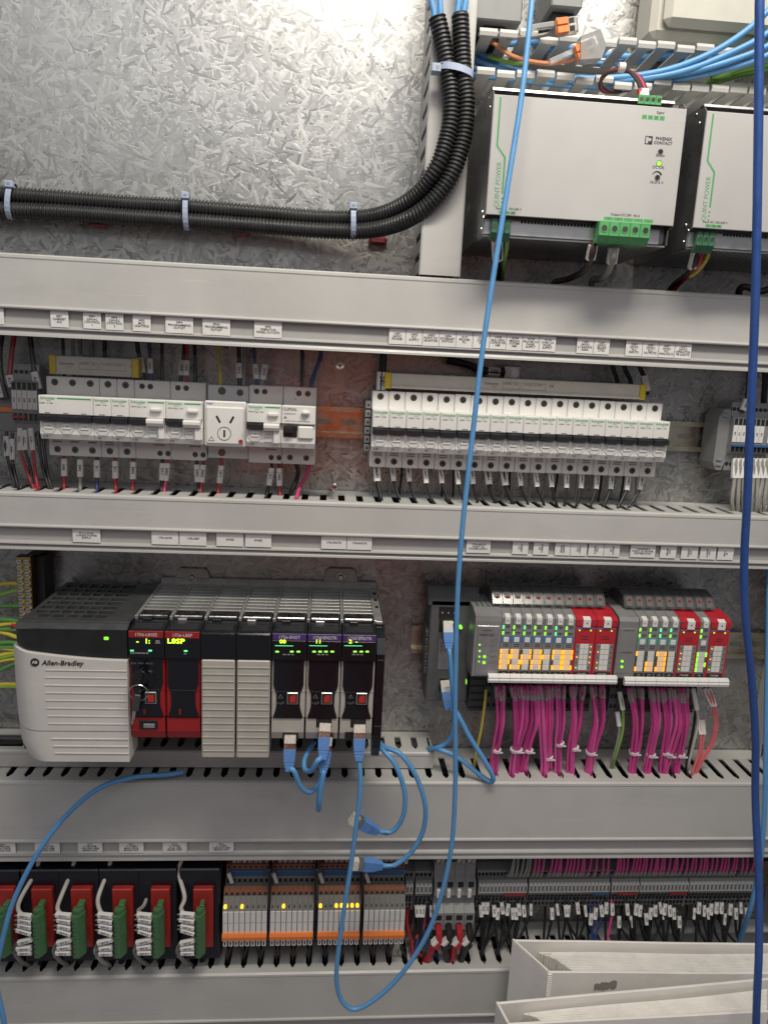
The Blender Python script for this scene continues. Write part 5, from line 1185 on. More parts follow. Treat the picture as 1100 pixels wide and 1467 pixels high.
# ------------------------------------------------------------------ terminal strip at the lower right
def tslice(px0, px1, n, sec, ymk=1272, tall=0, red=None):
    xa, xb = at(px0, ymk, 46)[0], at(px1, ymk, 46)[0]; w = (xb-xa)/n; P0 = None
    for i in range(n):
        x = xa+w*(i+.5)
        if P0 is None:
            t = thing('terminal_block', (x, 0, -655), 'first grey terminal from the left in the %s' % sec, 'terminal', 'terminals in the %s' % sec)
            a, b = x-w/2+.12, x+w/2-.12
            MB().prx([(6, -650), (6, -600), (20, -598), (34, -600), (37, -606), (44, -606), (46, -624), (44, -628), (40, -632), (39, -648), (34, -654-tall), (20, -654-tall)], a, b).build('housing', 'terminal_grey', t)
            MB().box(a+.2, b-.2, 44, 48, -622, -610, .2).build('tag', 'white_label', t)
            MB().box(a+w*.25, b-w*.25, 47.9, 48.2, -620, -612).build('tag_print', 'print_grey', t)
            for zz_, dd_ in ((-629.5, 43), (-637, 40.2), (-644, 39.6), (-603.5, 36.6)):
                MB().box(a+.8, b-.8, dd_-.6, dd_+.5, zz_-2, zz_+2).build('wire_entry', 'hole', t)
            P0 = t; x00 = x
        else: dup(P0, dx=x-x00, label='%s grey terminal from the left in the %s' % (ordinal(i), sec))
    MB().box(xb-.6, xb+1.4, 6, 40, -652-tall, -596+tall, .4).build('end_plate', 'terminal_grey', None, 'grey end plate closing the %s' % sec, 'end plate', 'end plates of the terminal strip')
    return xa, xb, w
S = [tslice(581, 592, 2, 'pair next to the relays'), tslice(595, 619, 4, 'set of four left of the big terminals'),
     tslice(685, 755, 13, 'section right of the big terminals'), tslice(757.5, 873, 21, 'long middle section'), tslice(875.5, 915, 8, 'short section after the long one'),
     tslice(916.5, 985.5, 13, 'section before the last one'), tslice(987, 1088, 18, 'last section on the right')]
for sec, a, b, mt in ((2, 7, 13, 'brick_red'), (3, 17, 21, 'blue_bar'), (4, 2, 8, 'brick_red'), (5, 8, 13, 'brick_red')):
    xa, xb, w = S[sec]
    MB().box(xa+w*a, xa+w*b-1, 45, 47.6, -627.5, -624.4, .4).build('jumper_bar', mt, None, '%s jumper bar below the tags, %s one along the terminal strip' % (('red' if mt == 'brick_red' else 'blue'), ORD[sec-2]), 'jumper', 'jumper bars of the terminal strip')
# big terminals
xa, xb = at(621, 1300, 56)[0], at(680, 1300, 56)[0]; w = (xb-xa)/4
cols = ['wire_red', 'wire_black', 'wire_red', 'wire_black']
for i in range(4):
    x = xa+w*(i+.5); a, b = x-w/2+.2, x+w/2-.2
    t = thing('terminal_block', (x, 0, -668), 'big grey power terminal with thick cable, %s of four' % ORD[i], 'terminal', 'big power terminals')
    MB().prx([(6, -664), (6, -590), (30, -580), (44, -580), (46, -598), (54, -602), (56, -618), (50, -622), (50, -634), (60, -640), (60, -664), (50, -668)], a, b).build('housing', 'terminal_grey', t)
    MB().box(a+3, b-3, 53, 55.6, -607, -601, .3).build('upper_slot', 'hole', t)
    MB().box(a+2.5, b-6, 54, 58, -620, -609, .4).build('tag', 'white_label', t); MB().box(a+4.5, b-8, 57.9, 58.2, -617, -612).build('tag_print', 'print_grey', t)
    MB().box(a+2.4, b-2.4, 59.7, 60.4, -650, -643, .3).build('release_slot', 'hole', t); MB().cyl(x, -658, 4.6, 58, 60.5, 16).build('wire_entry', 'hole', t)
    px = (624.5, 640, 655, 669)[i]; e = (604, 641, 642, 655)[i]
    wire([(x, 52, -657), (x+.4, 68, -662), (x-1, 72, -676), P3(px-4, 1355, 70), P3((px+e)/2, 1372, 66), P3(e, 1386, 58), P3(e-1, 1400, 40)], 4.3, cols[i], 'thick %s cable with white marker in the %s big terminal' % (cols[i][5:], ORD[i]), group='thick cables of the big terminals', sleeves=((.26, .48),), sl_text='0VA')
    px = (626, 638, 663, 676)[i]
    if i != 1: wire([(x, 40, -582), (x+1, 46, -574), (x+3, 44, -560), (x+5, 40, -545)], 3.4, 'wire_grey', 'thick grey cable above the %s big terminal' % ORD[i], group='grey cables above the big terminals', sleeves=((.05, .4),))
# magenta wires above, grey sleeves
mg = [(2, 13, 0), (3, 21, 1), (4, 8, 1), (5, 13, 1), (6, 18, 1)]
for sec, n, on in mg:
    xa, xb, w = S[sec]
    for i in range(n):
        x = xa+w*(i+.5)
        if not on:
            if i < 7: continue
        c = 'wire_magenta' if on else 'wire_grey'
        if on and random.random() < .10: continue
        fan = random.uniform(2, 8)
        w_ = wire([(x, 38, -604), (x+fan*.5, 46, -593), (x+fan, 42, -576), (x+fan*1.3, 36, -560), (x+fan*1.2, 28, -544)], 1.5, c, '%s sleeved wire from the left above the %s' % (ordinal(i), ['', '', 'section right of the big terminals', 'long middle section', 'short section after the long one', 'section before the last one', 'last section on the right'][sec]), group='wires above strip section %d' % (sec-1))
        MB().tube([(x-.3, 38, -605), (x+fan*.3, 45, -599), (x+fan*.5, 46, -594)], 2.1, 6, 3).build('marker_sleeve', 'wire_grey', w_)
# marked black wires below
mk = [(578+0, 0)]
wx = [596, 601, 607, 617, 688, 692, 698, 707, 713, 718, 728, 733, 738, 742, 749, 760, 790, 797, 809, 814, 826, 837, 846, 853, 860, 868, 876, 886, 897, 902, 911, 917, 924, 932, 938, 944, 948, 952, 958, 964, 972, 994, 1001, 1008, 1012, 1018, 1026, 1033, 1038, 1046, 1053, 1060, 1068]
SLOT0 = at(4.5, 1395, 77)[0]
for i, px in enumerate(wx):
    y0 = random.choice([1292, 1294, 1296, 1300, 1308]) if px > 690 else 1296
    if px in (886, 972, 902): y0 = 1312
    x, z = at(px, y0, 42)
    tgt = SLOT0 + round((x+random.uniform(-14, 14)-SLOT0)/20)*20
    cl = {846: 'wire_blue', 853: 'wire_blue', 876: 'wire_magenta', 860: 'wire_blue'}.get(px, 'wire_black')
    L = 13.5; ti = random.uniform(-2, 2)
    o = MB().tube([(x, 34, z+6), (x, 42, z), (x+ti, 46, z-L), (x+ti+(tgt-x)*.35, 50, z-L-16), (tgt, 58, -697), (tgt+random.uniform(-1, 1), 56, -716)], 1.6, 7, 5).build('wire', cl, None, '%s upright white marked wire from the left below the terminal strip' % ordinal(i), 'wire', 'marked wires below the terminal strip')
    marker((x, 43.5, z), (x+ti, 47.5, z-L), 2.3 if random.random() < .75 else 1.7, o, '2%03d' % (i*7 % 999))
    if random.random() < .6:
        x2 = x+random.uniform(-5, 5); tg2 = SLOT0 + round((x2+random.uniform(-22, 22)-SLOT0)/20)*20
        MB().tube([(x2, 30, z-4), (x2, 34, z-18), (x2+(tg2-x2)*.5, 44, -690), (tg2, 54, -700), (tg2, 50, -720)], 1.7, 7, 5).build('wire', 'wire_black', None, 'plain black wire just behind the %s marked wire below the terminal strip' % ordinal(i), 'wire', 'plain black wires below the terminal strip')
# tangle between relays and big terminals
for i in range(9):
    px = 585+i*4
    px_wire([(px, 1290, 30), (px+random.uniform(-6, 6), 1325, 44), (px+random.uniform(-16, 10), 1355, 56), (px+random.uniform(-18, 10), 1372, 60), (px+random.uniform(-8, 8), 1400, 44)], random.choice([1.4, 1.8, 2.2]), random.choice(['wire_black', 'wire_black', 'wire_brown', 'wire_red', 'wire_blue', 'wire_black']), 'loose wire between the relays and the big terminals, %s from the left' % ORD[i], group='loose wires right of the relays')

# ------------------------------------------------------------------ wires filling the ducts (seen as dark through the slots)
def fill(name, x0, x1, z0, z1, d0, d1, n, label, mats=('wire_black',)):
    for q, mt in enumerate(mats):
        m = MB()
        for i in range(n):
            pts = []; z = random.uniform(z0, z1); d = random.uniform(d0, d1); x = x0
            while x < x1:
                pts.append((x, min(d1, max(d0, d+random.uniform(-5, 5))), min(z1, max(z0, z+random.uniform(-5, 5))))); x += 60
            m.tube(pts, random.choice([3, 4, 5]), 6, 2)
        m.build(name, mt, None, label, 'wires', None, 'stuff')
fill('packed_wires', -60, 1000, -176, -128, 8, 66, 34, 'dark wires packed inside the duct under the breakers')
fill('packed_wires', -60, 1050, -540, -458, 8, 66, 40, 'dark wires packed inside the wide duct')
fill('packed_wires', -100, 800, -790, -716, 8, 66, 40, 'dark wires packed inside the bottom duct')
fill('packed_wires', -60, x1s-6, -443, -430, 6, 46, 12, 'dark wires packed inside the short shallow duct')
fill('packed_wires', -60, 1000, 46, 108, 8, 66, 30, 'dark wires packed inside the duct above the breakers')

# ------------------------------------------------------------------ white ring binders in front of the bottom duct
def binder(label, zt, A, B, D, C, mark=False):
    """A back-left, B front-left (spine ends), C front-right, D back-right: (x, d) at the top edge"""
    t = thing('ring_binder', (A[0], A[1], zt-240), label, 'binder', 'white ring binders')
    def panel(p, q, z0, z1, th, nm, mat='binder'):
        p, q = Vector((p[0], p[1], 0)), Vector((q[0], q[1], 0)); dr = (q-p).normalized(); nr = Vector((-dr.y, dr.x, 0))*th
        m = MB(); L = (q-p).length; n = 14; vs = []; fs = []
        for i in range(n+1):
            u = i/n; c = p+dr*L*u; bow = 1.6*math.sin(math.pi*u)*math.sin(u*7)
            for sgn, zz in ((-.5, z0), (.5, z0), (.5, z1-.8), (.2, z1), (-.2, z1), (-.5, z1-.8)):
                o = c + nr*(sgn*1.0) ; vs.append((o.x, o.y + bow*.3, zz+bow*.5 if zz > z0+1 else zz))
        for i in range(n):
            for k in range(6): fs.append((i*6+k, i*6+(k+1) % 6, (i+1)*6+(k+1) % 6, (i+1)*6+k))
        m.add(vs, fs); m.add(vs[:6], [tuple(range(6))]); m.add(vs[-6:], [tuple(range(6))])
        return m.build(nm, mat, t)
    panel(A, D, zt-240, zt, 3, 'back_cover'); panel(B, C, zt-240, zt, 3, 'front_cover'); panel(A, B, zt-240, zt-.5, 2.6, 'spine')
    # piping along the spine edge
    MB().tube([(A[0], A[1], zt+.2), (B[0], B[1], zt+.2)], 1.5, 6, 3).build('edge_seam', 'binder', t)
    k = MB()
    for j in range(26): k.tube([(B[0]-.6, B[1]+1.3, zt-3-2.6*j), (B[0]+4.5, B[1]+1.9, zt-3-2.6*j)], .95, 6, 1)
    k.build('weld_ribs', 'binder', t)
    a, b, c, d = [Vector((q[0], q[1], 0)) for q in (A, B, C, D)]
    for j in range(17):                 # clear sleeves between the covers, their top edges fanned
        u = .14+.044*j; s0 = .10+.005*j; p = a.lerp(b, u) + (c-b)*s0; q = d.lerp(c, u)
        m = MB(); n = 10; vs = []
        for i in range(n+1):
            w = p.lerp(q, i/n); zz = zt-9-9*(1-i/n)*abs(u-.4) + .9*math.sin(i*.7+j*.3) - (j % 3)*.3
            vs += [(w.x, w.y, zz-170), (w.x, w.y, zz), (w.x, w.y+1.85, zz), (w.x, w.y+1.85, zz-170)]
        fs = [(i*4+k_, i*4+(k_+1) % 4, (i+1)*4+(k_+1) % 4, (i+1)*4+k_) for i in range(n) for k_ in range(4)]
        m.add(vs, fs); m.build('page_sleeve', 'binder_page', t)
    for j in range(6):
        u = .2+.1*j; p = a.lerp(b, u) + (c-b)*(.11+.012*j)
        MB().box(p.x, p.x+10-j*.8, p.y, p.y+2.2, zt-60, zt-10-j*1.5, .4).build('index_tab', 'ivory', t)
    if mark:
        p = b.lerp(c, .26); m = MB(); rnd = random.Random(5); L_ = 26; top = []; bot = []
        for i in range(14):
            u = i/13; top.append((p.x-14+L_*u, zt-15+5*u+rnd.uniform(-1.2, 1.2))); bot.append((p.x-14+L_*u, zt-23+3*u+rnd.uniform(-2.5, 1)))
        dq = b.lerp(c, .26).y
        m.prd(top+bot[::-1], dq+1.2, dq+2.3); m.build('torn_sticker_residue', 'wire_grey', t)
    return t
zt = -643.5
binder('white ring binder standing behind the other with a torn sticker mark', zt, (611.4, 100), (640.4, 146.5), (935, 112), (905, 154), True)
Z2 = -616
binder('white ring binder in front at the bottom right corner', Z2, at_z(712, 1437, Z2), at_z(728, 1467, Z2), at_z(1100, 1402, Z2), at_z(1100, 1448, Z2))
# ------------------------------------------------------------------ corrugated conduits and ties
def conduit(pix, r, label):
    t = thing('corrugated_conduit', P3(*pix[0]), label, 'conduit', 'black corrugated conduits')
    P = smooth_path([P3(*p) for p in pix], 40)
    # resample at even steps so every rib is the same length
    step = .62; out = [P[0]]; acc = 0
    for a, b in zip(P, P[1:]):
        L = (b-a).length
        while acc + L >= step:
            u = (step-acc)/L; a = a.lerp(b, u); out.append(a.copy()); L = (b-a).length; acc = 0
        acc += L
    prof = (1, 1, .99, .85, .82, .85)
    MB().tube(out, r, 14, 1, rad=lambda i, m: r*prof[i % 6]).build('hose', 'conduit', t)
    return t, P
c1 = [(-60, 270, 22), (0, 277, 22), (80, 283, 22), (180, 291, 22), (268, 296, 22), (380, 305, 24), (470, 312, 30), (540, 308, 46), (590, 284, 72), (625, 240, 92), (642, 190, 94), (646, 150, 94), (643, 110, 93), (634, 60, 92), (626, 24, 92)]
c2 = [(-60, 296, 24), (0, 300, 24), (80, 303, 24), (180, 310, 25), (268, 316, 26), (380, 324, 28), (470, 330, 34), (540, 328, 50), (598, 306, 78), (640, 262, 92), (662, 205, 94), (668, 150, 94), (664, 110, 93), (661, 60, 92), (659, 19, 92)]
_, pa = conduit(c1, 8.4, 'upper black corrugated conduit curving up along the upright duct'); _, pb = conduit(c2, 8.4, 'lower black corrugated conduit curving up along the upright duct')
for i, (x0, x1, xe) in enumerate(((622, 618, 612), (631, 630, 628), (655, 657, 655), (664, 667, 668))):
    px_wire([(x0, 45, 92), (x0, 20, 92), (x1, 0, 92), (xe, -40, 92)], 2.9, 'cable_blue', 'blue cable rising out of the %s conduit, %s of its two' % (('upper', 'lower')[i//2], ('left', 'right')[i % 2]), name='network_cable', cat='cable', group='blue cables leaving the conduits', n=9)
def tie(px, ya, yb, d, label, r=10, tilt=0):
    p, q = Vector(P3(px, ya, d)), Vector(P3(px+tilt, yb, d)); c = (p+q)/2; h = (p-q).length/2; ax = (p-q).normalized()
    t = thing('cable_tie', q, label, 'cable tie', 'grey cable ties on the conduits'); m = MB(); n = 22; vs = []; fs = []
    side = ax.cross(Vector((0, 1, 0))).normalized(); w = 2.6
    for i in range(n):
        a = 2*math.pi*i/n
        for rr, ww in ((0, -w), (0, w), (1.3, w), (1.3, -w)):
            vs.append(tuple(c + ax*((h+rr)*math.cos(a)) + Vector((0, 1, 0))*((10+rr)*math.sin(a)) + side*ww))
    for i in range(n):
        for k in range(4): fs.append((i*4+k, i*4+(k+1) % 4, ((i+1) % n)*4+(k+1) % 4, ((i+1) % n)*4+k))
    m.add(vs, fs, False); m.build('strap', 'tie_grey', t)
    o = c + ax*(h*.82) + Vector((0, 7.6, 0)); k = MB(); k.box(o.x-4, o.x+4, o.y-2, o.y+4, o.z-3.4, o.z+3.4, .8); k.build('head', 'tie_grey', t)
    MB().box(o.x-1.5, o.x+1.5, o.y+3.9, o.y+4.2, o.z-1, o.z+1).build('head_slot', 'wire_grey', t)
tie(19, 262, 312, 24, 'cable tie on the conduits at the left picture edge', tilt=-4); tie(268, 278, 328, 26, 'cable tie around the conduits in the middle of their straight run'); tie(506, 293, 339, 42, 'cable tie around the conduits where they begin to curve')
# tie at the upright part
p, q = Vector(P3(630, 99, 93)), Vector(P3(676, 104, 93)); c = (p+q)/2; h = (q-p).length/2
t = thing('cable_tie', (c.x, c.y, c.z-4), 'cable tie holding both conduits against the upright duct', 'cable tie', 'grey cable ties on the conduits')
ax = (q-p).normalized(); n = 26; vs = []; fs = []
for i in range(n):
    a = 2*math.pi*i/n
    for rr, ww in ((0, -3), (0, 3), (1.3, 3), (1.3, -3)): vs.append(tuple(c + ax*((h+rr)*math.cos(a)) + Vector((0, 1, 0))*((9.6+rr)*math.sin(a)) + Vector((0, 0, ww - 2.2*math.cos(a)))))
for i in range(n):
    for k in range(4): fs.append((i*4+k, i*4+(k+1) % 4, ((i+1) % n)*4+(k+1) % 4, ((i+1) % n)*4+k))
MB().add(vs, fs).build('strap', 'tie_grey', t); x, z = at(624, 99, 98); MB().box(x-4.4, x+4.4, 94, 104, z-4, z+4, 1).build('head', 'tie_grey', t); MB().box(x-.5, x+2.5, 103.8, 104.2, z-1.6, z+1.6).build('head_slot', 'wire_grey', t)
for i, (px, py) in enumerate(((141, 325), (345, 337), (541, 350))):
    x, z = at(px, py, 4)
    k = MB(); k.box(x-10, x+10, .5, 8, z-1, z+9, 3); k.build('red_piece', 'dark_red', None, 'small red mount on the back plate under the conduits, %s from the left' % ORD[i], 'piece', 'red pieces under the conduits')  # small dark red pieces set against the plate, low behind the conduits

# ------------------------------------------------------------------ DIN power supplies
def psu(x0, label, full):
    t = thing('power_supply', (x0+90, 0, 150), label, 'power supply', 'white DIN power supplies'); W_ = 180; x1 = x0+W_
    zf0, zf1 = 167.4, 269.2
    # housing as sheet walls round a dark core
    MB().box(x0+1.2, x1-1.2, 8, 118, 153, 277, .5).build('core', 'psu_side', t)
    MB().prx([(4, 150), (4, 281), (124, 276.5), (131.5, 269.6), (131.5, 167), (123, 165.5), (123, 151.5)], x0-.2, x0+1).build('left_side', 'psu_side', t)
    MB().prx([(4, 150), (4, 281), (124, 276.5), (131.5, 269.6), (131.5, 167), (123, 165.5), (123, 151.5)], x1-1, x1+.2).build('right_side', 'psu_side', t)
    MB().prx([(6, 281), (124, 277.2), (124, 275.6), (6, 279.4)], x0+1, x1-8).build('top_sheet', 'aluminium', t)
    MB().prx([(118, 277.6), (126, 277.2), (126.6, 275), (118, 275)], x0-.2, x1-10).build('top_lip', 'aluminium', t)
    MB().box(x0+.2, x1-.2, 131.2, 133, zf0, zf1, .5).build('front_plate', 'psu_face', t)
    MB().box(x0+1, x1-8, 119, 122.6, 152, 165.8, .4).build('lower_front', 'aluminium', t)
    MB().box(x0+1, x1-1, 5, 121, 150, 151.6).build('perforated_bottom', 'perforated', t)
    for k in range(26): MB().box(x0+36+k*3.2, x0+38+k*3.2, 122.2, 123.2, 163.6, 166).build('vent_slit', 'hole', t)
    for (d, z) in ((112, 272), (120, 262), (118, 172), (124, 166), (117, 157)): MB()._ext([(x0-.9, d+1.8*math.cos(a), z+1.8*math.sin(a)) for a in [i*math.pi/4 for i in range(8)]], [(x0-.1, d+2*math.cos(a), z+2*math.sin(a)) for a in [i*math.pi/4 for i in range(8)]]).build('rivet', 'steel', t)
    # print on the face
    k = MB(); D = 133.05
    for a, b in (((6, 267), (6, 226.5)), ((6, 226.5), (14, 217)), ((14, 217), (14, 186))):
        (xa, za), (xb, zb_) = a, b; L = math.hypot(xb-xa, zb_-za); nx, nz = -(zb_-za)/L*.85, (xb-xa)/L*.85
        k.prd([(x0+xa+nx, za+nz), (x0+xb+nx, zb_+nz), (x0+xb-nx, zb_-nz), (x0+xa-nx, za-nz)], D-.2, D+.06)
    for z in (182, 178.6, 175.2): k.box(x0+13.2, x0+14.8, D-.2, D+.06, z-.8, z+.8)
    k.build('green_line', 'connector_green', t)
    txt('QUINT POWER', x0+9.3, D+.05, 193.5, 6.4, 'connector_green', t, rot=90, bold=0, fit=39)
    txt('Input AC 100-240 V', x0+21, D+.05, 173.2, 3.1, 'print_black', t, fit=24)
    for i in range(3): MB().box(x0+12+5.4*i, x0+17+5.4*i, D-.2, D+.06, 168.6, 171.2).build('pin_mark', 'connector_green', t); txt('LN⏚'[i] if i < 2 else 'PE', x0+14.5+5.4*i, D+.12, 169.9, 2.2, 'print_black', t)
    def conn(xa, n, z0, z1, d0, d1, pitch, mat, hole=True):
        for i in range(n):
            a = xa+pitch*i
            c_ = MB().box(a+.1, a+pitch-.1, d0, d1, z0+5, z1, .8).prx([(d0, z0), (d1-5, z0), (d1-.6, z0+5.4), (d0, z0+5.4)], a+.1, a+pitch-.1).build('terminal', mat, t)
            MB().ring(a+pitch/2, z1-(z1-z0-5)*.5, pitch*.36, pitch*.28, d1-.4, d1+.4, 14).build('screw_rim', mat, c_)
            MB().cyl(a+pitch/2, z1-(z1-z0-5)*.5, pitch*.28, d1-.6, d1+.1, 12).build('screw', 'screw_dark', c_)
    conn(x0+7, 3, 147, 165.4, 118, 129, 6.2, 'connector_dark_green')
    # wires in the input plug
    if full:
        for i in range(4): MB().box(x0+138+5.6*i, x0+142.6+5.6*i, D-.2, D+.06, 258, 261.6).build('pin_mark', 'connector_green', t); txt(('13', '14', 'II', 'I')[i], x0+140.3+5.6*i, D+.12, 259.8, 2.4, 'print_black', t)
        txt('Signal', x0+155, D+.05, 264.3, 3.2, 'print_black', t)
        lx, lz = at(945, 201.5, D); k = MB(); k.box(lx-14, lx-7, D-.2, D+.05, lz-3.6, lz+3.6); k.build('logo', 'print_black', t)
        MB().box(lx-13.2, lx-11, D, D+.1, lz-2.8, lz+2.8).build('logo', 'psu_face', t); MB().cyl(lx-9.6, lz+.6, 1.5, D, D+.1, 10).build('logo', 'psu_face', t)
        txt('PHŒNIX', lx+3.6, D+.05, lz+1.9, 4.0, 'print_black', t, bold=.03, fit=18); txt('CONTACT', lx+3.4, D+.05, lz-1.8, 3.6, 'print_black', t, bold=.03, fit=18)
        for px, py, mt, rr in ((946, 217, 'hole', 2), (944, 233.5, 'led_green', 2.1), (941.5, 254, 'hole', 2)):
            x, z = at(px, py, D); MB().ring(x, z, rr+.7, rr, D-.3, D+.25, 16).build('bezel', 'psu_side', t); MB().cyl(x, z, rr, D-.2, D+.12, 14).build('status_light' if mt != 'hole' else 'adjuster', mt, t)
        x, z = at(945.6, 222.4, D); txt('Boost', x, D+.05, z, 3.4, 'print_black', t, bold=.01); x, z = at(943, 239.4, D); txt('DC OK', x, D+.05, z, 3.6, 'print_black', t, bold=.01); x, z = at(940, 261, D); txt('18-29.5 V', x, D+.05, z, 3.4, 'print_black', t, bold=.01)
        x, z = at(941, 251, D); k = MB(); n = 10
        A = [(x+5*math.cos(R(20+140*i/n)), z-1+5*math.sin(R(20+140*i/n))) for i in range(n+1)]; B = [(x+(3.2+.9*i/n*1.2)*math.cos(R(20+140*i/n)), z-1+(3.2+.9*i/n*1.2)*math.sin(R(20+140*i/n))) for i in range(n+1)]
        k.prd(A + B[::-1], D-.2, D+.05); k.build('dial_arc', 'print_black', t)
        txt('Output DC 24V  40 A', x0+132, D+.05, 174.4, 3.2, 'print_black', t, fit=28)
        for i in range(5): MB().box(x0+112+9.6*i, x0+121+9.6*i, D-.2, D+.06, 169, 172).build('pin_mark', 'connector_green', t); txt('++---'[i], x0+116.5+9.6*i, D+.12, 170.6, 3, 'print_black', t)
        conn(x0+107, 5, 149, 168, 118, 137, 9.9, 'connector_green')
        for i in range(4):
            c_ = MB().box(x0+135+5.6*i, x0+140.4+5.6*i, 108, 128, 272, 280.4, .5).build('signal_terminal', 'connector_green', t)
            MB().cyl(x0+137.7+5.6*i, 276.6, 1.9, 127.8, 128.3, 10).build('screw', 'screw_dark', c_)
    return t
psu(510, 'large white power supply with green output terminals, fully visible', True)
psu(709, 'large white power supply cut off by the right picture edge', False)
GP = 'wires of the power supplies'
px_wire([(709, 338, 118), (709, 350, 112), (710, 372, 90), (712, 398, 40), (713, 416, 30)], 1.9, 'wire_red', 'red wire with white marker under the left power supply', ((.16, .52),), GP, sl_text='P1')
px_wire([(715, 338, 118), (716, 352, 112), (716, 374, 90), (716, 398, 40), (716, 416, 30)], 1.9, 'wire_black', 'black wire with white marker under the left power supply', ((.16, .48),), GP, sl_text='N1')
px_wire([(726, 338, 118), (726, 352, 112), (722, 378, 80), (719, 400, 40), (719, 416, 30)], 2.0, 'wire_lime', 'green wire under the left power supply', (), GP)
px_wire([(850, 346, 120), (848, 364, 122), (838, 386, 96), (815, 399, 66), (795, 404, 56), (786, 416, 50)], 3.2, 'wire_brown', 'thick brown cable with white marker under the green output terminals', ((.08, .27),), GP, sl_text='200.1')
px_wire([(880, 349, 120), (878, 370, 122), (870, 390, 96), (858, 400, 70), (849, 400, 60), (846, 418, 50)], 3.4, 'wire_grey', 'thick grey cable with white marker under the green output terminals', ((.08, .27),), GP, sl_text='201.1')
px_wire([(997, 352, 118), (996, 374, 112), (984, 392, 90), (966, 406, 60), (956, 418, 50)], 2.6, 'wire_black', 'black wire with marker under the right power supply', ((.1, .38),), GP, sl_text='L2')
px_wire([(1004, 352, 118), (1003, 374, 114), (990, 391, 92), (972, 408, 60), (962, 420, 50)], 2.0, 'wire_red', 'red wire with marker under the right power supply', ((.1, .38),), GP, sl_text='N2')
px_wire([(1014, 350, 118), (1014, 366, 114), (1003, 384, 100), (988, 396, 90)], 2.0, 'wire_yellow', 'yellow wire under the right power supply', (), GP)
px_wire([(1058, 424, 56), (1060, 413, 62), (1070, 411, 66), (1090, 417, 70), (1110, 410, 76)], 3.6, 'wire_black', 'black cable bending over the duct at the right picture edge', (), GP)
for i, (mt, o) in enumerate((('wire_brown', 0), ('wire_brown', 3), ('wire_pink', 6), ('wire_brown', 9))):
    px_wire([(918+o*.7, 146, 118), (918+o*.8, 128, 112), (906+o, 106+o*.3, 104), (886, 97+o*.3, 100), (866-o*.2, 108, 92), (859+o*.3, 122, 82), (868+o, 131, 70), (900, 128, 52), (925, 122, 40)], 1.7, mt, '%s wire of the loop above the left power supply, %s of four' % (mt[5:], ORD[i]), ((.02, .13),) if i % 2 else (), 'wire loop above the left power supply')
x, z = at(917, 134, 113); MB().tube([(x, 113, z-5), (x, 112, z+4)], 2.8, 8, 1).build('wire_ferrule', 'wire_red', None, 'red ferrule above the signal terminals', 'ferrule')
x, z = at(890, 96, 101); k = MB(); k.tube([(x-3, 101, z), (x+3, 101, z)], 4.6, 8, 1); k.build('cable_tie', 'tie_clear', None, 'clear cable tie on the wire loop above the left power supply', 'cable tie')

# ------------------------------------------------------------------ open duct above the power supplies
def open_duct():
    x0, x1 = 503, 1000; zb, zt = 309, 345
    t = thing('open_cable_duct', (750, 0, zb), 'open grey cable duct with bare fingers above the power supplies', 'cable duct')
    MB().box(x0, x1, .5, 2.5, zb, zt).box(x0, x1, 2.5, 16, zb, zb+2).box(x0, 762, 2.5, 16, zt-2, zt).build('duct_base', 'duct', t)
    for z, xe, nm in ((zb, 960, 1), (zt-2, 752, 0)):
        x = x0+9; first = None
        while x < xe:
            if first is None:
                pr = [(-6, 16), (6, 16), (6, 62), (8.7, 66), (8.7, 74), (-8.7, 74), (-8.7, 66), (-6, 62)]
                m = MB().prz([(a+x, d) for a, d in pr], z, z+1.8); m.prx([(71, z-2.4), (74, z-2.4), (75, z+.9), (74, z+4), (71, z+4)], x-8.7, x+8.7); first = m.build('finger', 'duct', t); fx = x
            else: o = first.copy(); COL.objects.link(o); o.parent = t; o.location = ((x-fx)*.001, random.uniform(-.001, .001), 0); o.rotation_euler = (random.uniform(-.05, .05), 0, 0)
            x += 19.6
    return t
open_duct()
bc = [[(676, 62, 20), (700, 90, 30), (760, 106, 44), (840, 112, 60), (930, 105, 74), (1000, 84, 84), (1060, 50, 92), (1110, 5, 98), (1200, -90, 104), (1290, -220, 108)], [(676, 84, 30), (710, 96, 40), (780, 112, 50), (860, 116, 62), (960, 106, 78), (1040, 78, 88), (1110, 40, 98), (1210, -40, 104), (1300, -170, 108)],
      [(676, 96, 36), (720, 108, 44), (800, 118, 50), (900, 116, 64), (990, 102, 80), (1060, 82, 90), (1110, 60, 98), (1220, 0, 104), (1310, -120, 108)], [(676, 106, 40), (730, 112, 46), (820, 122, 52), (920, 121, 62), (1010, 105, 78), (1070, 90, 88), (1110, 74, 96), (1220, 30, 104), (1320, -80, 108)], [(676, 50, 14), (720, 62, 16), (780, 60, 18), (840, 74, 20), (900, 80, 22), (960, 78, 24), (1000, 82, 22)],
      [(676, 110, 12), (710, 70, 14), (760, 60, 14), (820, 84, 16), (880, 90, 16), (960, 82, 16), (1000, 86, 16)], [(676, 70, 26), (740, 100, 36), (830, 110, 40), (920, 112, 50), (1000, 104, 66), (1060, 88, 80), (1110, 84, 90)]]
for i, b in enumerate(bc):
    MB().tube([P3(*p) for p in b], 3.0, 9, 8).build('network_cable', 'cable_sky' if i < 4 else 'cable_blue', None, 'blue network cable in the open duct, %s of seven from the front' % ORD[i], 'cable', 'blue cables in the open duct')
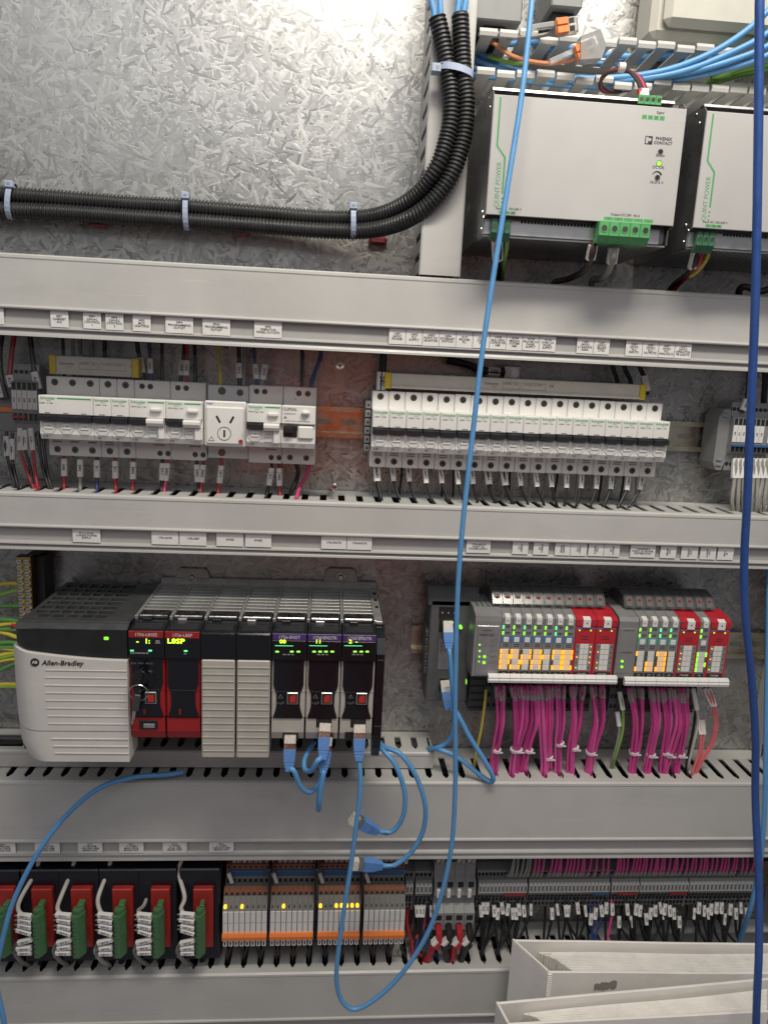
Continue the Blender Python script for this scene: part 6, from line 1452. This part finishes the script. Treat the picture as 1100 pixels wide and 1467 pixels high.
for i in range(6):
    MB().tube([P3(1012+i*2, 122-i*3, 40+6*i), P3(1030, 116-i*2, 48+6*i), P3(1060, 106-i*2.4, 54+6*i), P3(1110, 98-i*4, 60+6*i), P3(1200, 80-i*8, 60+6*i), P3(1300, 60-i*10, 60+5*i)], 3.0, 8, 6).build('network_cable', 'wire_lime' if i % 2 else 'wire_green', None, 'green cable at the right end of the open duct, %s of six' % ORD[i], 'cable', 'green cables in the open duct')
px_wire([(680, 30, 40), (700, 55, 52), (735, 80, 68), (780, 90, 84), (815, 86, 92), (832, 78, 94)], 2.0, 'wire_orange', 'orange-brown wire curving to the lower lever connector')
px_wire([(690, 45, 50), (715, 52, 60), (760, 52, 76), (795, 46, 86), (806, 42, 90)], 1.9, 'wire_grey', 'grey wire running to the upper lever connector')
px_wire([(700, 80, 40), (735, 90, 52), (762, 88, 60)], 2.0, 'wire_lime', 'short yellow-green wire in the open duct')
def lever(px, py, d, ang, label):
    x, z = at(px, py, d); t = thing('lever_connector', (x, d, z-8), label, 'connector', 'orange lever connectors')
    def rb(x0, x1, d0, d1, z0, z1, nm, mat, c=.6):
        k = MB(); k.box(x+x0, x+x1, d+d0, d+d1, z+z0, z+z1, c); k.xf(0, Matrix.Rotation(R(-ang), 3, 'Y'), (x, d, z)); return k.build(nm, mat, t)
    rb(-10, 12, -4, 4, -7, 7, 'body', 'clear_plug', 1.4); rb(-9, 2, 4.05, 6, -6.6, -.4, 'lever', 'orange'); rb(-9, 2, 4.05, 6, .4, 6.6, 'lever', 'orange')
    rb(3, 8, 3.9, 4.3, -5.6, -1, 'window', 'hole', .1); rb(3, 8, 3.9, 4.3, 1, 5.6, 'window', 'hole', .1)
    rb(-34, -10, -2.4, 2.4, 1, 6, 'sleeve', 'sleeve', .8); rb(-9.5, 2, -3, 3.9, -6.5, 6.5, 'core', 'orange', .4)
lever(809, 38, 92, 12, 'upper orange lever connector above the left power supply'); lever(836, 73, 96, 26, 'lower orange lever connector inside a clear bag')
# small clear bag over the lower connector
x, z = at(842, 70, 97); k = MB(); k.prd([(x-8, z-12), (x+12, z-9), (x+15, z+2), (x+8, z+15), (x-10, z+8)], 91, 104); k.build('clear_bag', 'sleeve', None, 'small clear plastic bag around the lower lever connector', 'bag')

# ------------------------------------------------------------------ devices at the top edge
for (a, b, yb, lab) in ((676, 747, 31, 'grey device at the top edge beside the upright duct'), (789, 834, 13, 'grey device at the top edge right of the hanging light blue cable')):
    xa, z0 = at(a, yb, 70); xb = at(b, yb, 70)[0]
    t = thing('rail_device', ((xa+xb)/2, 0, z0), lab, 'device', 'grey devices at the top edge')
    MB().box(xa, xb, 6, 70, z0+3, z0+120, 1.5).build('housing', 'device_grey', t); xm = (xa+xb)/2
    MB().box(xm-11, xm+11, 10, 60, z0-3, z0+2.8, 1).build('rail_clip', 'charcoal', t); MB().box(xm-8, xm+8, 40, 64, z0-6, z0-3.2, .6).build('clip_tab', 'terminal_grey', t)
xa, z0 = at(938, 44, 60)
t = thing('wall_box', (xa+100, 0, z0), 'cream box with rounded recessed front at the top right corner', 'box')
MB().box(xa, xa+240, 4, 50, z0, z0+200, 6).build('case', 'device_beige', t); MB().box(xa+9, xa+231, 48, 62, z0+7, z0+192, 7).build('lid', 'device_beige', t)
# wire labelled duct of cables behind the upper fingers is dark: back wall shade comes from the duct itself
# ------------------------------------------------------------------ the photographer, who shows only as an orange reflection in the plate and the clear cover
def person():
    J = {'pelvis': (430, 1270, -520, 150), 'waist': (430, 1265, -380, 140), 'chest': (425, 1255, -170, 165), 'neck': (420, 1245, 30, 62), 'head': (418, 1225, 170, 98),
         'ls': (235, 1250, -40, 78), 'le': (170, 1190, -330, 56), 'lw': (320, 990, -140, 38), 'rs': (615, 1250, -40, 78), 're': (680, 1190, -330, 56), 'rw': (520, 990, -140, 38),
         'lh': (350, 1270, -600, 100), 'lk': (340, 1250, -1040, 72), 'lf': (335, 1270, -1450, 50), 'rh': (520, 1270, -600, 100), 'rk': (530, 1250, -1040, 72), 'rf': (535, 1270, -1450, 50)}
    E_ = [('pelvis', 'waist'), ('waist', 'chest'), ('chest', 'neck'), ('neck', 'head'), ('chest', 'ls'), ('ls', 'le'), ('le', 'lw'), ('chest', 'rs'), ('rs', 're'), ('re', 'rw'), ('pelvis', 'lh'), ('lh', 'lk'), ('lk', 'lf'), ('pelvis', 'rh'), ('rh', 'rk'), ('rk', 'rf')]
    k = list(J); me = bpy.data.meshes.new('person')
    me.from_pydata([(J[n][0]*.001, -(J[n][1]-130)*.001, J[n][2]*.001) for n in k], [(k.index(a), k.index(b)) for a, b in E_], [])
    o = bpy.data.objects.new('person', me); COL.objects.link(o)
    o.modifiers.new('skin', 'SKIN'); s = o.modifiers.new('sub', 'SUBSURF'); s.levels = s.render_levels = 2
    for i, n in enumerate(k): r = J[n][3]*.001; me.skin_vertices[0].data[i].radius = (r, r*.72); me.skin_vertices[0].data[i].use_root = n == 'pelvis'
    me.materials.append(M['hi_vis']); tag(o, 'person in an orange shirt, seen only as a reflection', 'person')
pm('hi_vis', (.85, .16, .03), .7)
person()
